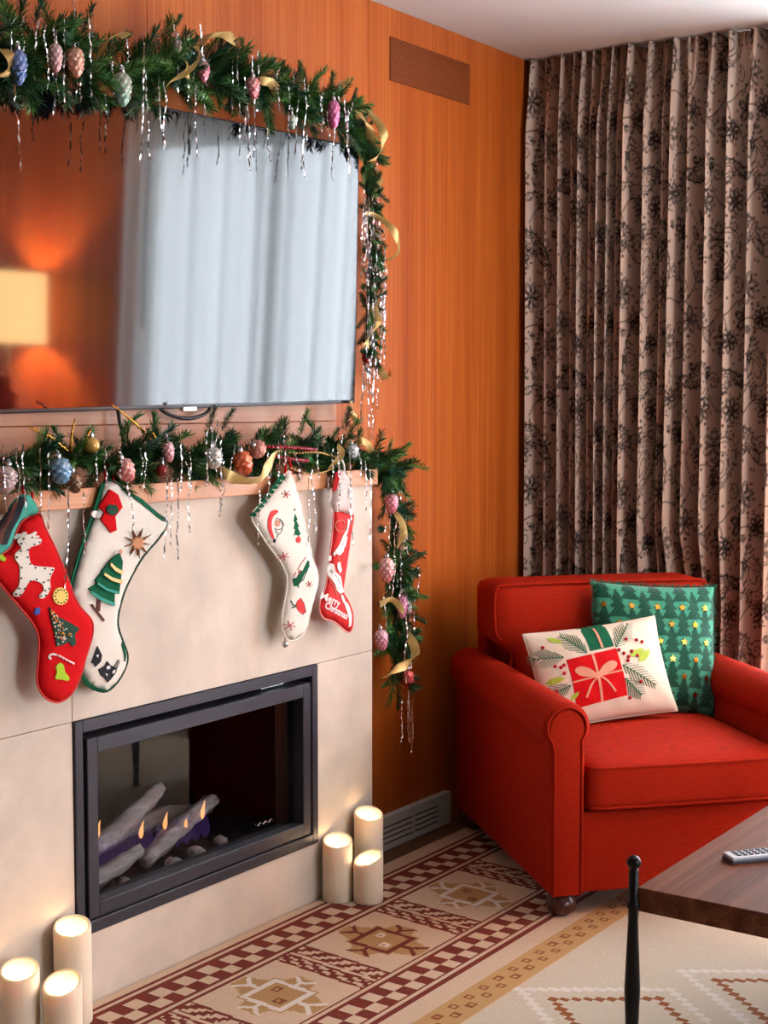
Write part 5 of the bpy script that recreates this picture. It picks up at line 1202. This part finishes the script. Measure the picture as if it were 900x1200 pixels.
def tinsel(px_, y0_, y1_, x, label, group):
    ln = 'short' if y1_-y0_ < 50 else 'long' if y1_-y0_ > 90 else 'medium'
    if group in NEAR:
        key = (y0_+y1_)/2 if 'tail' in group else px_; c0, nm = min(NEAR[group], key=lambda q: abs(q[0]-key))
        sd = ('above' if key < c0 else 'below') if 'tail' in group else ('left of' if px_ < c0 else 'right of')
        label = f'{ln} silver tinsel strand {sd} the {nm} {WHERE[group]}'
    else: label = f"{ln} silver tinsel strand beside the {'upper' if y0_ < 265 else 'middle' if y0_ < 345 else 'lower'} right television edge"
    a = ux(px_, y0_, x); b_ = ux(px_, y1_, x); L_ = a[2]-b_[2]
    o = bpy.data.objects.new('tinsel_strand', TIN[rt.integers(9)]); COL.objects.link(o); o.location = a; o.scale = (.25, .25, L_); o.rotation_euler = (rt.normal(0, .02), rt.normal(0, .01), rt.uniform(0, 6.28)); tag(o, label, 'tinsel', group)
G1 = ('silver tinsel strand hanging over the upper edge of the television', 'tinsel above the television')
for px_, a, b_ in ((11, 22, 200), (28, 20, 60), (45, 24, 95), (54, 30, 104), (63, 28, 135), (67, 35, 120), (75, 22, 140), (88, 0, 122), (90, 40, 120), (103, 14, 118), (108, 28, 45), (124, 110, 158), (130, 70, 112), (148, 45, 75), (168, 50, 190), (171, 80, 195), (186, 80, 175), (193, 95, 172), (203, 28, 50), (210, 40, 125), (220, 45, 120), (226, 60, 118), (230, 100, 185), (234, 28, 150), (240, 70, 100), (273, 70, 140), (280, 60, 185), (286, 90, 200), (290, 100, 190), (297, 65, 175), (303, 60, 130), (314, 150, 190), (322, 85, 130), (328, 78, 120), (338, 100, 160), (345, 80, 110), (352, 85, 180), (357, 90, 208), (362, 100, 170), (372, 100, 155), (378, 95, 150), (384, 130, 170), (392, 150, 212), (399, 95, 140), (405, 115, 205), (408, 125, 195), (412, 120, 150)):
    tinsel(px_+rt.normal(0, .8), a, b_, .175+rt.uniform(0, .04), *G1)
G2 = ('silver tinsel strand hanging beside the right television edge', 'tinsel beside the television')
for k in range(70):
    a = 180+rt.uniform(0, 215); tinsel(426+rt.uniform(0, 26)*(1 if a > 240 else .7), a, a+rt.uniform(35, 105), .045+rt.uniform(0, .04), *G2)
for px_, a, b_ in ((426, 430, 510), (433, 420, 500), (437, 440, 515), (443, 430, 480)): tinsel(px_, a, b_, .10, *G2)
G3 = ('silver tinsel strand hanging from the garland on the mantel', 'tinsel on the mantel')
for px_, a, b_ in ((4, 520, 600), (18, 522, 590), (28, 520, 600), (48, 525, 660), (56, 530, 620), (80, 570, 690), (98, 575, 650), (113, 530, 570), (124, 525, 570), (140, 520, 560), (152, 560, 620), (165, 525, 560), (170, 530, 575), (197, 545, 655), (203, 560, 640), (210, 560, 656), (213, 520, 575), (222, 530, 625), (218, 540, 580), (243, 505, 570), (247, 500, 540), (255, 490, 560), (259, 515, 606), (262, 540, 600), (275, 520, 560), (312, 530, 560), (318, 545, 625), (326, 515, 560), (333, 510, 545), (345, 530, 560), (362, 560, 640), (368, 545, 630), (384, 560, 635), (372, 520, 560), (390, 525, 560), (395, 530, 600), (402, 510, 560), (410, 530, 640), (418, 520, 560), (428, 540, 600), (433, 550, 640), (305, 640-70, 640)):
    tinsel(px_+rt.normal(0, .6), a, b_, .205+rt.uniform(0, .03), *G3)
G4 = ('silver tinsel strand hanging in the garland tail right of fireplace', 'tinsel in the garland tail')
for px_, a, b_ in ((452, 575, 625), (458, 560, 640), (464, 560, 625), (468, 575, 680), (472, 560, 660), (466, 640, 690), (476, 600, 650), (470, 660, 700), (480, 680, 880), (483, 670, 790), (486, 690, 750), (490, 665, 700), (474, 690, 720), (478, 780, 870), (484, 820, 882), (472, 820, 870), (450, 700, 740), (462, 620, 700), (476, 720, 800), (455, 640, 690)):
    tinsel(px_, a, b_, .10+rt.uniform(0, .03), *G4)

# ================================================================== THE REST OF THE ROOM (seen in the television's reflection)
fl = thing('floor_lamp', 'floor lamp with glowing amber shade, mirrored in the television', 'lamp', (3.14, 4.72, 0))
MB().lathe([(.14, 0), (.14, .015), (.02, .03)], (3.14, 4.72, 0), 24).build('base', M['iron'], fl, True); MB().lathe([(.011, .02), (.011, 1.60)], (3.14, 4.72, 0), 12).build('pole', M['iron'], fl, True)
n = 32; V = []; r0, r1, z0_, z1_ = .185, .175, 1.51, 1.85
for z, r_ in ((z0_, r0), (z1_, r1)):
    for k in range(n): V.append((3.14+r_*math.cos(2*math.pi*k/n), 4.72+r_*math.sin(2*math.pi*k/n), z))
mk('lamp_shade', V, [(k, (k+1) % n, n+(k+1) % n, n+k) for k in range(n)], emit('lit_lamp_shade', (1.0, .60, .24), 9.0), fl, True)
l = bpy.data.lights.new('bulb', 'POINT'); l.energy = 110; l.color = (1, .68, .38); l.shadow_soft_size = .05; lo = bpy.data.objects.new('bulb', l); COL.objects.link(lo); lo.parent = fl; lo.location = (0, 0, 1.68)
wc = thing('wing_chair', 'red high-backed wing chair, mirrored low in the television', 'armchair', (3.20, 4.20, 0), 0)
for nm, lo_, hi_ in (('seat', (-.34, -.35, .25), (.34, .30, .46)), ('backrest', (-.34, .22, .40), (.34, .34, 1.37)), ('wing', (-.40, .0, .62), (-.33, .32, 1.30)), ('wing', (.33, .0, .62), (.40, .32, 1.30)), ('armrest', (-.42, -.34, .25), (-.33, .3, .64)), ('armrest', (.33, -.34, .25), (.42, .3, .64))):
    MB().box(lo_, hi_, .03, 3).build(nm, M['redfab'], wc, True, local=True)
for a, b_ in ((-.36, -.30), (.36, -.30), (-.36, .30), (.36, .30)): MB().lathe([(.014, 0), (.022, .25)], (a, b_, 0), 10).build('leg', M['bunfoot'], wc, True, local=True)
